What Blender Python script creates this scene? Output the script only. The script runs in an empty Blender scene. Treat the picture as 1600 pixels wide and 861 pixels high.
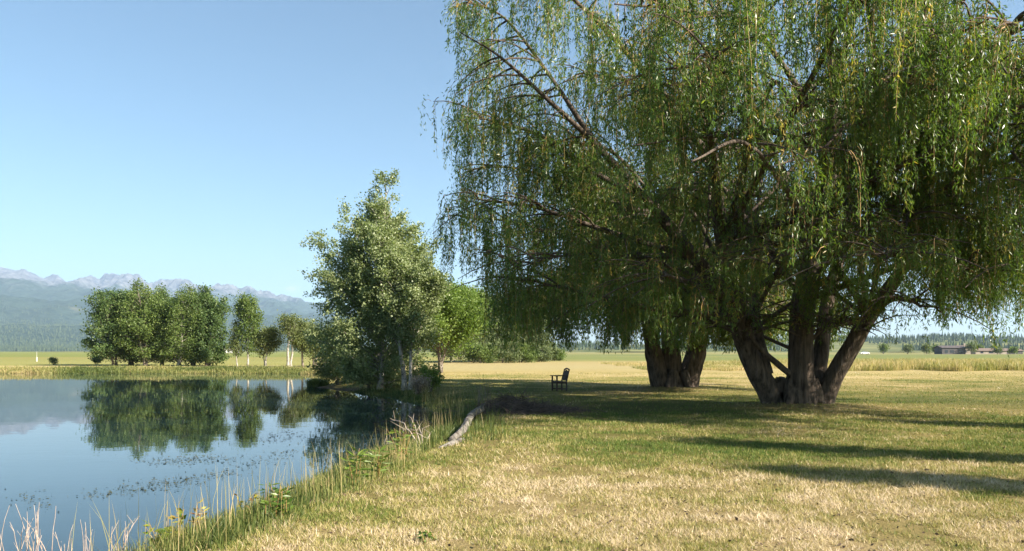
import bpy, math, random
import numpy as np

rng = np.random.default_rng(11)
random.seed(5)
scene = bpy.context.scene
COL = scene.collection
F = 1244.0          # focal length in photo pixels (28 mm on 36 mm)
HZ = 548.5          # horizon row of the photo
CAM_Z = 1.7
WATER_Z = -0.40


def P(px, py, y):
    """World point at distance y that stands where photo pixel (px, py) looks."""
    return np.array([(px - 800.0) * y / F, y, CAM_Z + (HZ - py) * y / F])


def G(px, py, z=0.0):
    """Ground point (height z) under photo pixel."""
    y = F * (CAM_Z - z) / (py - HZ)
    return np.array([(px - 800.0) * y / F, y, z])


# ------------------------------------------------------------------ noise
def _hash(ix, iy, seed):
    h = (ix.astype(np.int64) * 374761393 + iy.astype(np.int64) * 668265263 + seed * 974711) & 0x7fffffff
    h = ((h ^ (h >> 13)) * 1274126177) & 0x7fffffff
    h = h ^ (h >> 16)
    return (h & 0xffff) / 65535.0


def vnoise(x, y, seed=0):
    x = np.asarray(x, float); y = np.asarray(y, float)
    ix = np.floor(x); iy = np.floor(y)
    fx = x - ix; fy = y - iy
    fx = fx * fx * (3 - 2 * fx); fy = fy * fy * (3 - 2 * fy)
    a = _hash(ix, iy, seed); b = _hash(ix + 1, iy, seed)
    c = _hash(ix, iy + 1, seed); d = _hash(ix + 1, iy + 1, seed)
    return (a * (1 - fx) + b * fx) * (1 - fy) + (c * (1 - fx) + d * fx) * fy


def fbm(x, y, seed=0, octv=4):
    s = 0.0; a = 0.5; n = 0.0
    for k in range(octv):
        s = s + a * vnoise(x * 2 ** k + 17.3 * k, y * 2 ** k - 9.1 * k, seed + k); n += a; a *= 0.5
    return s / n


def sstep(a, b, x):
    t = np.clip((x - a) / (b - a), 0, 1)
    return t * t * (3 - 2 * t)


# ------------------------------------------------------------------ mesh helpers
class MB:
    def __init__(self):
        self.v = []; self.n = 0; self.q = []; self.t = []; self.a = {}

    def add(self, v, quads=None, tris=None, **attrs):
        v = np.asarray(v, float).reshape(-1, 3)
        if quads is not None and len(quads): self.q.append(np.asarray(quads, np.int64).reshape(-1, 4) + self.n)
        if tris is not None and len(tris): self.t.append(np.asarray(tris, np.int64).reshape(-1, 3) + self.n)
        for k, val in attrs.items():
            self.a.setdefault(k, []).append(np.broadcast_to(np.asarray(val, float), (len(v),)))
        self.v.append(v); self.n += len(v)

    def mesh(self, name, smooth=False):
        me = bpy.data.meshes.new(name)
        v = np.concatenate(self.v).astype(np.float32)
        q = np.concatenate(self.q) if self.q else np.zeros((0, 4), np.int64)
        t = np.concatenate(self.t) if self.t else np.zeros((0, 3), np.int64)
        me.vertices.add(len(v)); me.vertices.foreach_set('co', v.ravel())
        li = np.concatenate([q.ravel(), t.ravel()]).astype(np.int32)
        me.loops.add(len(li)); me.loops.foreach_set('vertex_index', li)
        me.polygons.add(len(q) + len(t))
        tot = np.concatenate([np.full(len(q), 4), np.full(len(t), 3)]).astype(np.int32)
        st = np.concatenate([[0], np.cumsum(tot)[:-1]]).astype(np.int32)
        me.polygons.foreach_set('loop_start', st); me.polygons.foreach_set('loop_total', tot)
        me.polygons.foreach_set('use_smooth', np.full(len(tot), smooth))
        me.update(calc_edges=True)
        for k, parts in self.a.items():
            at = me.attributes.new(k, 'FLOAT', 'POINT')
            at.data.foreach_set('value', np.concatenate(parts).astype(np.float32))
        return me

    def build(self, name, mat, parent=None, smooth=False, loc=None):
        if loc is not None: self.v = [x - np.asarray(loc, float) for x in self.v]
        o = bpy.data.objects.new(name, self.mesh(name, smooth))
        o.data.materials.append(mat); COL.objects.link(o)
        if parent is not None: o.parent = parent
        elif loc is not None: o.location = loc
        return o

    # shapes ------------------------------------------------------
    def box(self, c, s, rz=0.0, rx=0.0, **at):
        c = np.asarray(c, float); s = np.asarray(s, float) / 2
        v = np.array([[x, y, z] for x in (-1, 1) for y in (-1, 1) for z in (-1, 1)]) * s
        if rx:
            cx, sx = math.cos(rx), math.sin(rx)
            v = np.stack([v[:, 0], v[:, 1] * cx - v[:, 2] * sx, v[:, 1] * sx + v[:, 2] * cx], 1)
        if rz:
            cz, sz = math.cos(rz), math.sin(rz)
            v = np.stack([v[:, 0] * cz - v[:, 1] * sz, v[:, 0] * sz + v[:, 1] * cz, v[:, 2]], 1)
        self.add(v + c, [[0, 1, 3, 2], [4, 6, 7, 5], [0, 4, 5, 1], [2, 3, 7, 6], [0, 2, 6, 4], [1, 5, 7, 3]], **at)

    def tube(self, pts, rad, n=8, rough=0.0, seed=0, flare=0.0, cap=True, **at):
        pts = np.asarray(pts, float); rad = np.broadcast_to(np.asarray(rad, float), (len(pts),))
        m = len(pts)
        tan = np.gradient(pts, axis=0); tan /= np.linalg.norm(tan, axis=1)[:, None] + 1e-9
        ref = np.array([1.0, 0, 0]) if abs(tan[0][0]) < 0.8 else np.array([0, 1.0, 0])
        u = np.zeros_like(pts); w = np.zeros_like(pts)
        uu = ref - tan[0] * ref.dot(tan[0]); uu /= np.linalg.norm(uu)
        for i in range(m):
            uu = uu - tan[i] * uu.dot(tan[i]); uu /= np.linalg.norm(uu) + 1e-9
            u[i] = uu; w[i] = np.cross(tan[i], uu)
        ang = np.arange(n) / n * 2 * np.pi
        R = np.repeat(rad[:, None], n, 1)
        if rough:
            L = np.concatenate([[0], np.cumsum(np.linalg.norm(np.diff(pts, axis=0), axis=1))])
            A, LL = np.meshgrid(ang, L)
            nz = vnoise(np.cos(A) * 2.2 + 9 + seed, np.sin(A) * 2.2 + LL * 1.1, seed) - 0.5
            nz2 = vnoise(np.cos(A) * 5 + 9 + seed, np.sin(A) * 5 + LL * 2.1, seed + 3) - 0.5
            R = R * (1 + rough * (nz * 1.2 + nz2 * 0.7))
        v = pts[:, None, :] + u[:, None, :] * (R * np.cos(ang))[:, :, None] + w[:, None, :] * (R * np.sin(ang))[:, :, None]
        v = v.reshape(-1, 3)
        i = np.arange(m - 1)[:, None] * n; j = np.arange(n)[None, :]; j2 = (j + 1) % n
        q = np.stack([i + j, i + j2, i + n + j2, i + n + j], -1).reshape(-1, 4)
        tr = None
        if cap:
            v = np.concatenate([v, pts[:1], pts[-1:]])
            c0, c1 = m * n, m * n + 1
            k = np.arange(n); k2 = (k + 1) % n
            tr = np.concatenate([np.stack([np.full(n, c0), k2, k], 1), np.stack([np.full(n, c1), (m - 1) * n + k, (m - 1) * n + k2], 1)])
        self.add(v, q, tr, **at)


def unit(v):
    return v / (np.linalg.norm(v, axis=-1, keepdims=True) + 1e-9)


def spline(ctrl, n):
    """Catmull-Rom through rows of ctrl (any number of columns)."""
    c = np.asarray(ctrl, float)
    c = np.concatenate([2 * c[:1] - c[1:2], c, 2 * c[-1:] - c[-2:-1]])
    m = len(c) - 3
    t = np.linspace(0, m - 1e-6, n); i = t.astype(int); f = (t - i)[:, None]
    p0, p1, p2, p3 = c[i], c[i + 1], c[i + 2], c[i + 3]
    return 0.5 * (2 * p1 + (p2 - p0) * f + (2 * p0 - 5 * p1 + 4 * p2 - p3) * f ** 2 + (3 * p1 - p0 - 3 * p2 + p3) * f ** 3)


def leaves(mb, pos, d, L, W, tint, r):
    """Add one rhombic leaf per row: base pos, tip direction d, length L, width W."""
    n = len(pos)
    d = unit(d); side = unit(np.cross(d, r.normal(size=(n, 3))))
    L = np.broadcast_to(L, (n,))[:, None]; W = np.broadcast_to(W, (n,))[:, None]
    nrm = np.cross(side, d)
    v = np.stack([pos, pos + d * L * .45 + side * W * .5, pos + d * L + nrm * L * r.uniform(-.18, .18, (n, 1)), pos + d * L * .45 - side * W * .5], 1)
    mb.add(v.reshape(-1, 3), np.arange(n * 4).reshape(n, 4), tint=np.repeat(tint, 4))


# ------------------------------------------------------------------ tagging
def tag(o, label=None, cat=None, group=None, kind=None):
    if label: o['label'] = label
    if cat: o['category'] = cat
    if group: o['group'] = group
    if kind: o['kind'] = kind
    return o


def thing(name, loc, label, cat, group=None, rz=0.0):
    o = bpy.data.objects.new(name, None); COL.objects.link(o)
    o.empty_display_size = 0.3; o.location = loc; o.rotation_euler = (0, 0, rz)
    return tag(o, label, cat, group)


# ------------------------------------------------------------------ materials
def new_mat(name):
    m = bpy.data.materials.new(name); m.use_nodes = True
    nt = m.node_tree; nt.nodes.clear()
    out = nt.nodes.new('ShaderNodeOutputMaterial')
    return m, nt, out


def N(nt, kind, **kw):
    n = nt.nodes.new(kind)
    for k, v in kw.items():
        if k in n.inputs: n.inputs[k].default_value = v
        else: setattr(n, k, v)
    return n


def ramp(nt, fac, stops):
    r = nt.nodes.new('ShaderNodeValToRGB')
    el = r.color_ramp.elements
    while len(el) < len(stops): el.new(0.5)
    for e, (p, c) in zip(el, stops):
        e.position = p; e.color = (*c, 1)
    nt.links.new(fac, r.inputs[0]); return r.outputs[0]


def mixc(nt, fac, a, b, mode='MIX'):
    n = nt.nodes.new('ShaderNodeMix'); n.data_type = 'RGBA'; n.blend_type = mode
    for s, val in ((0, fac), (6, a), (7, b)):
        if hasattr(val, 'links'): nt.links.new(val, n.inputs[s])
        elif s == 0: n.inputs[0].default_value = val
        else: n.inputs[s].default_value = (*val, 1)
    return n.outputs[2]


def math_n(nt, op, a, b=0.0, clamp=False):
    n = nt.nodes.new('ShaderNodeMath'); n.operation = op; n.use_clamp = clamp
    for s, val in ((0, a), (1, b)):
        if hasattr(val, 'links'): nt.links.new(val, n.inputs[s])
        else: n.inputs[s].default_value = val
    return n.outputs[0]


def noise_n(nt, scale, detail=3.0, rough=0.55, vec=None, vscale=None):
    n = N(nt, 'ShaderNodeTexNoise'); n.inputs['Scale'].default_value = scale
    n.inputs['Detail'].default_value = detail; n.inputs['Roughness'].default_value = rough
    if vec is None: vec = nt.nodes.new('ShaderNodeNewGeometry').outputs['Position']
    if vscale:
        mp = nt.nodes.new('ShaderNodeMapping'); mp.inputs['Scale'].default_value = vscale
        nt.links.new(vec, mp.inputs[0]); vec = mp.outputs[0]
    nt.links.new(vec, n.inputs['Vector']); return n.outputs[0]


def attr_n(nt, name):
    a = nt.nodes.new('ShaderNodeAttribute'); a.attribute_name = name; return a.outputs['Fac']


def leaf_mat(name, stops, trans=0.38, tcol=(1.25, 1.35, 0.55), rough=0.42, spec=0.5):
    m, nt, out = new_mat(name)
    c = ramp(nt, attr_n(nt, 'tint'), stops)
    p = N(nt, 'ShaderNodeBsdfPrincipled'); p.inputs['Roughness'].default_value = rough
    p.inputs['Specular IOR Level'].default_value = spec
    nt.links.new(c, p.inputs['Base Color'])
    t = N(nt, 'ShaderNodeBsdfTranslucent')
    tc = mixc(nt, 1.0, c, tcol, 'MULTIPLY'); nt.links.new(tc, t.inputs[0])
    mx = N(nt, 'ShaderNodeMixShader'); mx.inputs[0].default_value = trans
    nt.links.new(p.outputs[0], mx.inputs[1]); nt.links.new(t.outputs[0], mx.inputs[2])
    nt.links.new(mx.outputs[0], out.inputs[0]); return m


def bark_mat(name, dark, light, scale=9.0, stretch=0.18, bump=0.6, dist=0.03, patches=None):
    m, nt, out = new_mat(name)
    n1 = noise_n(nt, scale, 5, 0.65, vscale=(1, 1, stretch))
    n2 = noise_n(nt, scale * 0.25, 3, 0.5)
    f = math_n(nt, 'ADD', math_n(nt, 'MULTIPLY', n1, 0.75), math_n(nt, 'MULTIPLY', n2, 0.25))
    c = ramp(nt, f, [(0.36, dark), (0.62, light)])
    if patches:
        pn = noise_n(nt, patches[0], 3, 0.6, vscale=(1, 1, 2.2))
        c = mixc(nt, math_n(nt, 'MULTIPLY', math_n(nt, 'SUBTRACT', pn, 0.56), 9, True), c, patches[1])
    p = N(nt, 'ShaderNodeBsdfPrincipled'); p.inputs['Roughness'].default_value = 0.9
    p.inputs['Specular IOR Level'].default_value = 0.2
    nt.links.new(c, p.inputs['Base Color'])
    b = N(nt, 'ShaderNodeBump'); b.inputs['Strength'].default_value = bump; b.inputs['Distance'].default_value = dist
    nt.links.new(n1, b.inputs['Height']); nt.links.new(b.outputs[0], p.inputs['Normal'])
    nt.links.new(p.outputs[0], out.inputs[0]); return m


def plain_mat(name, c1, c2, scale=6.0, rough=0.7, spec=0.3, vscale=None):
    m, nt, out = new_mat(name)
    n1 = noise_n(nt, scale, 4, 0.6, vscale=vscale)
    c = ramp(nt, n1, [(0.35, c1), (0.65, c2)])
    p = N(nt, 'ShaderNodeBsdfPrincipled'); p.inputs['Roughness'].default_value = rough
    p.inputs['Specular IOR Level'].default_value = spec
    nt.links.new(c, p.inputs['Base Color']); nt.links.new(p.outputs[0], out.inputs[0]); return m


M = {}
M['willow_leaf'] = leaf_mat('willow_leaf', [(0.0, (.055, .100, .022)), (.45, (.108, .182, .036)), (.8, (.195, .245, .05)), (1.0, (.46, .34, .09))], 0.50, (1.35, 1.4, .55), rough=0.36, spec=0.55)
M['willow_leaf_far'] = leaf_mat('willow_leaf_far', [(0.0, (.062, .098, .021)), (.5, (.115, .170, .034)), (.85, (.19, .22, .045)), (1.0, (.26, .20, .05))], 0.42)
M['willow_twig'] = plain_mat('willow_twig', (.19, .115, .035), (.30, .19, .07), 3.0)
M['willow_bark'] = bark_mat('willow_bark', (.030, .022, .017), (.165, .128, .098), 9, 0.14, 1.0, 0.11)
M['limb_bark'] = bark_mat('limb_bark', (.045, .034, .027), (.125, .098, .078), 14, 0.3, 0.6, 0.03)
M['dead_twig'] = plain_mat('dead_twig', (.20, .16, .12), (.36, .31, .25), 5.0)
M['aspen_leaf'] = leaf_mat('aspen_leaf', [(0.0, (.12, .15, .055)), (.5, (.22, .27, .125)), (1.0, (.35, .38, .21))], 0.36, rough=0.4, spec=0.3)
M['aspen_bark'] = bark_mat('aspen_bark', (.22, .20, .165), (.44, .41, .35), 7, 0.6, 0.3, 0.01, patches=(6.0, (.07, .06, .05)))
M['grey_bark'] = bark_mat('grey_bark', (.09, .07, .055), (.26, .22, .18), 12, 0.25, 0.5, 0.02)
M['grove_leaf'] = leaf_mat('grove_leaf', spec=.22, stops=[(0.0, (.065, .10, .026)), (.5, (.115, .170, .045)), (1.0, (.22, .26, .08))], trans=0.34)
M['grove_leaf_dark'] = leaf_mat('grove_leaf_dark', spec=.22, stops=[(0.0, (.045, .078, .026)), (.5, (.085, .138, .045)), (1.0, (.17, .215, .075))], trans=.32)
M['dark_leaf'] = leaf_mat('dark_leaf', spec=.22, stops=[(0.0, (.07, .095, .032)), (.5, (.13, .16, .055)), (1.0, (.22, .235, .09))], trans=0.3)
M['lime_leaf'] = leaf_mat('lime_leaf', spec=.22, stops=[(0.0, (.10, .155, .028)), (.5, (.142, .212, .05)), (1.0, (.24, .30, .08))], trans=0.4)
M['sage_leaf'] = leaf_mat('sage_leaf', spec=.22, stops=[(0.0, (.085, .12, .05)), (.5, (.145, .18, .08)), (1.0, (.18, .20, .10))], trans=0.32)
M['conifer'] = leaf_mat('conifer', [(0.0, (.032, .052, .032)), (.5, (.055, .08, .045)), (1.0, (.085, .11, .055))], 0.0, rough=.9, spec=.02)
M['grass_blade'] = leaf_mat('grass_blade', [(0.0, (.075, .135, .022)), (.35, (.15, .19, .036)), (.6, (.36, .305, .10)), (.82, (.54, .435, .26)), (1.0, (.68, .56, .41))], 0.3, (1.1, 1.1, .8), 0.6, 0.3)
M['reed_blade'] = leaf_mat('reed_blade', [(0.0, (.055, .088, .022)), (.4, (.125, .155, .042)), (.7, (.26, .25, .085)), (1.0, (.50, .38, .20))], 0.35, (1.1, 1.2, .6), 0.5, 0.3)
M['dry_stalk'] = plain_mat('dry_stalk', (.34, .24, .17), (.58, .45, .35), 9.0)
M['weed_leaf'] = leaf_mat('weed_leaf', [(0.0, (.06, .12, .02)), (.5, (.14, .20, .03)), (.8, (.34, .30, .04)), (1.0, (.20, .105, .05))], 0.35)
M['chair_wood'] = plain_mat('chair_wood', (.040, .028, .022), (.085, .062, .048), 30.0, 0.6, 0.3, (1, 1, .2))
M['chair_slat'] = plain_mat('chair_slat', (.075, .06, .052), (.14, .12, .105), 30.0, 0.6, 0.3, (1, 1, .2))
M['log_bark'] = bark_mat('log_bark', (.09, .08, .07), (.26, .24, .21), 12, 0.6, 1.0, 0.04, patches=(3.2, (.075, .062, .05)))
M['brush'] = plain_mat('brush', (.065, .048, .040), (.17, .125, .10), 4.0, 0.9)
M['pondweed'] = plain_mat('pondweed', (.02, .03, .014), (.07, .065, .03), 2.0, 0.6)
M['litter'] = plain_mat('litter', (.035, .022, .016), (.12, .08, .05), 3.0, 0.9)


# ------------------------------------------------------------------ terrain
SHORE = np.array([
    (-7.0, -2.0), (-4.6, 3.0), (-3.85, 5.0), (-3.6, 6.9), (-3.45, 8.6), (-3.15, 10.3), (-2.75, 12.5), (-2.4, 14.2),
    (-2.1, 16.2), (-2.0, 18.5), (-2.05, 20.6), (-2.15, 24.0), (-2.45, 28.0), (-3.1, 31.6), (-4.6, 35.2), (-6.3, 38.4), (-8.0, 41.2), (-10.2, 44.4),
    (-12.6, 49.0), (-13.9, 55.0), (-14.2, 62.0), (-16.0, 70.0), (-20.0, 74.0), (-30.0, 74.8), (-45.0, 74.4), (-60.0, 74.0),
    (-85.0, 70.0), (-100.0, 45.0), (-95.0, 10.0), (-70.0, -12.0), (-35.0, -16.0), (-14.0, -10.0)])


def shore_sd(x, y):
    """Signed distance to the pond outline, positive on land."""
    x = np.asarray(x, float); y = np.asarray(y, float)
    wob = np.clip((np.hypot(x, y)) / 40, .4, 1.2)
    xx = x + (fbm(x * .9, y * .9, 41, 3) - .5) * .9 * wob; yy = y + (fbm(x * .9, y * .9, 53, 3) - .5) * .9 * wob
    d = np.full(x.shape, 1e9); inside = np.zeros(x.shape, bool)
    n = len(SHORE)
    for i in range(n):
        a = SHORE[i]; b = SHORE[(i + 1) % n]
        e = b - a
        t = np.clip(((xx - a[0]) * e[0] + (yy - a[1]) * e[1]) / e.dot(e), 0, 1)
        d = np.minimum(d, np.hypot(xx - a[0] - t * e[0], yy - a[1] - t * e[1]))
        cross = ((a[1] > yy) != (b[1] > yy)) & (xx < (b[0] - a[0]) * (yy - a[1]) / (b[1] - a[1] + 1e-12) + a[0])
        inside ^= cross
    return np.where(inside, -d, d)


W1 = np.array([8.62, 24.2]); W2 = np.array([7.25, 35.2])


def height(x, y):
    x = np.asarray(x, float); y = np.asarray(y, float)
    sd = shore_sd(x, y)
    wide = np.where(y < 24, 1.3, 2.2)
    land = WATER_Z + 0.40 * sstep(-0.1, 1.0, sd / wide) + 0.03
    land = land + (fbm(x * .35, y * .35, 3, 3) - .5) * .10 * sstep(.5, 3, sd) * np.clip(1.5 - np.hypot(x, y) / 120, 0, 1)
    for c, r, h in ((W1, 2.2, .16), (W2, 2.4, .16)):
        land = land + h * np.exp(-((x - c[0]) ** 2 + (y - c[1]) ** 2) / r ** 2)
    bed = WATER_Z - 0.02 - 0.9 * sstep(0, 4.0, -sd)
    return np.where(sd > 0, land, np.minimum(bed, land)) - 0.03 * (sd > 0)


def dryness(x, y):
    """0 = fresh green grass, 1 = bleached straw."""
    x = np.asarray(x, float); y = np.asarray(y, float)
    big = fbm(x * .22, y * .22, 7, 4); mid = fbm(x * 1.1, y * 1.1, 19, 3)
    front = np.exp(-((x - 1.0 + .15 * y) / 5.5) ** 2) * (1 - sstep(9.0, 13.5, y)) * .36
    base = .43 + front - .16 * sstep(11, 15, y) * (1 - sstep(30, 36, y)) + .12 * sstep(33, 40, y)
    base = base + (big - .5) * .95 + (mid - .5) * .55
    base = base - .22 * np.exp(-((shore_sd(x, y) - .3) / .9) ** 2) * (y < 34)
    return np.clip(base, 0, 1)


def axis(segs):
    out = []
    for a, b, s in segs: out.append(np.arange(a, b, s))
    out.append([segs[-1][1]]); return np.concatenate(out)


def growing(a, b, n):
    return np.geomspace(a, b, n)


xs = np.concatenate([-growing(100, 14000, 34)[::-1], axis([(-96, -16, 2.0), (-16, -7, .5), (-7, 3, .14), (3, 12, .3), (12, 30, 1.0), (30, 96, 4.0)]), growing(100, 14000, 34)])
ys = np.concatenate([-growing(30, 2500, 14)[::-1], axis([(-28, 0, 2.0), (0, 5, .5), (5, 30, .15), (30, 52, .3), (52, 80, .5), (80, 130, 2.0), (130, 400, 10.0)]), growing(410, 13800, 44)])
XX, YY = np.meshgrid(xs, ys)
gx = XX.ravel(); gy = YY.ravel()
sdv = shore_sd(gx, gy)
gz = height(gx, gy)
gb = MB()
ny, nx = XX.shape
ii = np.arange(ny - 1)[:, None] * nx + np.arange(nx - 1)[None, :]
quads = np.stack([ii, ii + 1, ii + nx + 1, ii + nx], -1).reshape(-1, 4)
soil = np.clip(np.exp(-((sdv - .25) / .4) ** 2) * ((gy > 33) & (gy < 60)) + .85 * (sdv < .05), 0, 1)
for c in (W1, W2):
    soil = np.maximum(soil, .75 * np.exp(-((gx - c[0]) ** 2 + (gy - c[1]) ** 2) / 1.5 ** 2))
gb.add(np.stack([gx, gy, gz], 1), quads, dry=dryness(gx, gy), soil=soil, shore=sdv)

m, nt, out = new_mat('lawn_ground')
pos = nt.nodes.new('ShaderNodeNewGeometry').outputs['Position']
sep = nt.nodes.new('ShaderNodeSeparateXYZ'); nt.links.new(pos, sep.inputs[0])
Xs, Ys = sep.outputs[0], sep.outputs[1]
fine = noise_n(nt, 38, 4, .7); blot = noise_n(nt, 7, 4, .65); streak = noise_n(nt, 1.0, 4, .6, vscale=(.06, .55, 1))
dryv = attr_n(nt, 'dry')
dv = math_n(nt, 'ADD', dryv, math_n(nt, 'MULTIPLY', math_n(nt, 'SUBTRACT', fine, .5), .75))
dv = math_n(nt, 'ADD', dv, math_n(nt, 'MULTIPLY', math_n(nt, 'SUBTRACT', blot, .5), .5))
dv = math_n(nt, 'ADD', dv, math_n(nt, 'MULTIPLY', math_n(nt, 'SUBTRACT', streak, .5), .35))
lawn = ramp(nt, dv, [(0.05, (.075, .105, .022)), (.35, (.16, .165, .04)), (.62, (.31, .25, .09)), (.95, (.47, .36, .18))])
# strips of field beyond the lawn: mown straw, pink dry grass, green crop
edge = math_n(nt, 'ADD', Ys, math_n(nt, 'MULTIPLY', math_n(nt, 'SUBTRACT', noise_n(nt, .05, 4, .6), .5), 26))
far = ramp(nt, math_n(nt, 'DIVIDE', edge, 400.0, True), [(.10, (.36, .29, .12)), (.165, (.38, .30, .13)), (.19, (.37, .31, .15)), (.30, (.36, .29, .14)), (.36, (.155, .185, .055)), (.9, (.13, .165, .055)), (1.0, (.20, .20, .075))])
fcell = noise_n(nt, .012, 3, .5, vscale=(.5, 1, 1))
far = mixc(nt, math_n(nt, 'MULTIPLY', math_n(nt, 'SUBTRACT', fcell, .5), 3, True), far, (.34, .28, .10))
far = mixc(nt, math_n(nt, 'MULTIPLY', noise_n(nt, .9, 4, .7, vscale=(.25, 1, 1)), .35), far, (.20, .16, .06))
# far bank left of the peninsula: greener meadow
leftm = math_n(nt, 'MULTIPLY', math_n(nt, 'MULTIPLY', math_n(nt, 'SUBTRACT', -9.0, Xs), .2, True), math_n(nt, 'MULTIPLY', math_n(nt, 'SUBTRACT', Ys, 72), .3, True))
meadow = ramp(nt, math_n(nt, 'DIVIDE', edge, 400.0, True), [(.18, (.21, .22, .055)), (.22, (.42, .33, .16)), (.235, (.22, .22, .06)), (.30, (.23, .23, .07)), (.5, (.24, .21, .07)), (.6, (.17, .19, .05))])
far = mixc(nt, math_n(nt, 'MULTIPLY', leftm, .85), far, meadow)
farmask = math_n(nt, 'MULTIPLY', math_n(nt, 'SUBTRACT', edge, 48), .05, True)
thatch = math_n(nt, 'MULTIPLY', math_n(nt, 'SUBTRACT', 55.0, Ys), .03, True)
lawn = mixc(nt, math_n(nt, 'MULTIPLY', thatch, .5), lawn, (.10, .075, .035))
colr = mixc(nt, farmask, lawn, far)
soilc = ramp(nt, blot, [(.3, (.045, .032, .022)), (.7, (.13, .095, .065))])
colr = mixc(nt, math_n(nt, 'ADD', attr_n(nt, 'soil'), math_n(nt, 'MULTIPLY', math_n(nt, 'SUBTRACT', fine, .55), .5), True), colr, soilc)
p = N(nt, 'ShaderNodeBsdfPrincipled'); p.inputs['Roughness'].default_value = .95; p.inputs['Specular IOR Level'].default_value = .1
nt.links.new(colr, p.inputs['Base Color'])
b = N(nt, 'ShaderNodeBump'); b.inputs['Strength'].default_value = .7; b.inputs['Distance'].default_value = .05
nt.links.new(math_n(nt, 'ADD', fine, blot), b.inputs['Height']); nt.links.new(b.outputs[0], p.inputs['Normal'])
nt.links.new(p.outputs[0], out.inputs[0])
M['ground'] = m
tag(gb.build('ground', m, smooth=True), 'flat lawn and fields reaching to the foot of the mountains', kind='structure')

# water ---------------------------------------------------------------------
wb = MB()
wx = np.linspace(-110, 4, 58); wy = np.linspace(-22, 82, 53)
A, B = np.meshgrid(wx, wy); k = np.arange(52)[:, None] * 58 + np.arange(57)[None, :]
wb.add(np.stack([A.ravel(), B.ravel(), np.full(A.size, WATER_Z)], 1), np.stack([k, k + 1, k + 59, k + 58], -1).reshape(-1, 4))
m, nt, out = new_mat('pond_water')
p = N(nt, 'ShaderNodeBsdfPrincipled')
p.inputs['Base Color'].default_value = (.014, .031, .036, 1); p.inputs['Roughness'].default_value = .012
p.inputs['IOR'].default_value = 1.333; p.inputs['Specular IOR Level'].default_value = .5
w1 = noise_n(nt, 1.0, 2, .5, vscale=(2.2, 3.4, 1)); w2 = noise_n(nt, 1.0, 3, .55, vscale=(.35, .9, 1))
calm = noise_n(nt, .06, 2, .5, vscale=(.5, 1.4, 1))
amp = math_n(nt, 'ADD', math_n(nt, 'MULTIPLY', math_n(nt, 'SUBTRACT', calm, .45), 2.5, True), .25)
hgt = math_n(nt, 'MULTIPLY', math_n(nt, 'ADD', math_n(nt, 'MULTIPLY', w1, .35), w2), amp)
b = N(nt, 'ShaderNodeBump'); b.inputs['Strength'].default_value = .12; b.inputs['Distance'].default_value = .05
nt.links.new(hgt, b.inputs['Height']); nt.links.new(b.outputs[0], p.inputs['Normal'])
nt.links.new(p.outputs[0], out.inputs[0])
tag(wb.build('water', m, smooth=True), 'calm blue pond mirroring trees and sky', kind='structure')


# ------------------------------------------------------------------ mountains and hills
def crest_row(a):
    return np.interp(a, [-900, -500, -250, -90, 0, 20, 33, 50, 68, 75, 90, 100, 110, 128, 143, 155, 165, 178, 200, 215, 232, 250, 280, 300, 330, 340, 350, 360, 375, 390, 400, 410, 425, 435, 450, 460, 470, 480, 510, 560, 640, 720, 800, 900],
                     [440, 425, 433, 415, 424, 431, 431, 436, 443, 441, 436, 440, 437, 431, 432, 438, 432, 429, 430, 434, 444, 448, 446, 452, 455, 450, 450, 455, 463, 460, 463, 468, 465, 468, 474, 476, 473, 477, 483, 492, 505, 522, 538, 549])


def front_row(a):
    return np.interp(a, [-900, 0, 60, 150, 220, 320, 420, 500, 650, 800, 900], [460, 452, 462, 470, 476, 488, 498, 508, 522, 545, 549])


def mount_z(x, y):
    a = x / y * F + 800
    zc = np.clip((HZ - crest_row(a)) / F * 10000, 0, None)
    zf = np.clip((HZ - front_row(a)) / F * 6800, 0, None)
    t1 = np.clip((y - 2600) / (6800 - 2600), 0, 1); t2 = np.clip((y - 6800) / 3200, 0, 1)
    fade = sstep(10050, 12500, y)
    z = zf * t1 ** 1.25 + (zc - zf) * (t2 ** 1.4)
    rid = 1 - np.abs(2 * fbm(x / 900, y / 1500, 71, 5) - 1)
    rid2 = 1 - np.abs(2 * fbm(x / 260, y / 420, 83, 4) - 1)
    near_crest = 1 - np.abs(np.clip((y - 10000) / 500, -1, 1))
    z = z + ((rid - .72) * 330 * (1 - .7 * near_crest) + (rid2 - .7) * (110 + 170 * t2) * (1 - .35 * near_crest)) * t1 * sstep(0, 400, zc)
    z = z + (fbm(x / 120, y / 160, 90, 3) - .5) * (26 + 44 * t2) * t1
    return np.maximum(z * (1 - fade), 60 * t1 * (1 - fade) * sstep(0, 200, zc) - 2)


mxs = np.concatenate([np.arange(-13500, -7600, 90), np.arange(-7600, -2200, 19), np.arange(-2200, 1400, 60)])
mys = np.concatenate([np.arange(2500, 6400, 90), np.arange(6400, 9600, 45), np.arange(9600, 10300, 28), np.arange(10300, 13000, 150)])
A, B = np.meshgrid(mxs, mys)
mz = mount_z(A.ravel(), B.ravel())
mb = MB(); ny, nx = A.shape
k = np.arange(ny - 1)[:, None] * nx + np.arange(nx - 1)[None, :]
mb.add(np.stack([A.ravel(), B.ravel(), mz], 1), np.stack([k, k + 1, k + nx + 1, k + nx], -1).reshape(-1, 4))
m, nt, out = new_mat('mountain_side')
geo = nt.nodes.new('ShaderNodeNewGeometry'); sep = nt.nodes.new('ShaderNodeSeparateXYZ'); nt.links.new(geo.outputs['Position'], sep.inputs[0])
nbig = noise_n(nt, .0016, 5, .6); nsm = noise_n(nt, .022, 4, .75)
hh = math_n(nt, 'ADD', sep.outputs[2], math_n(nt, 'MULTIPLY', math_n(nt, 'SUBTRACT', nbig, .5), 520))
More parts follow.
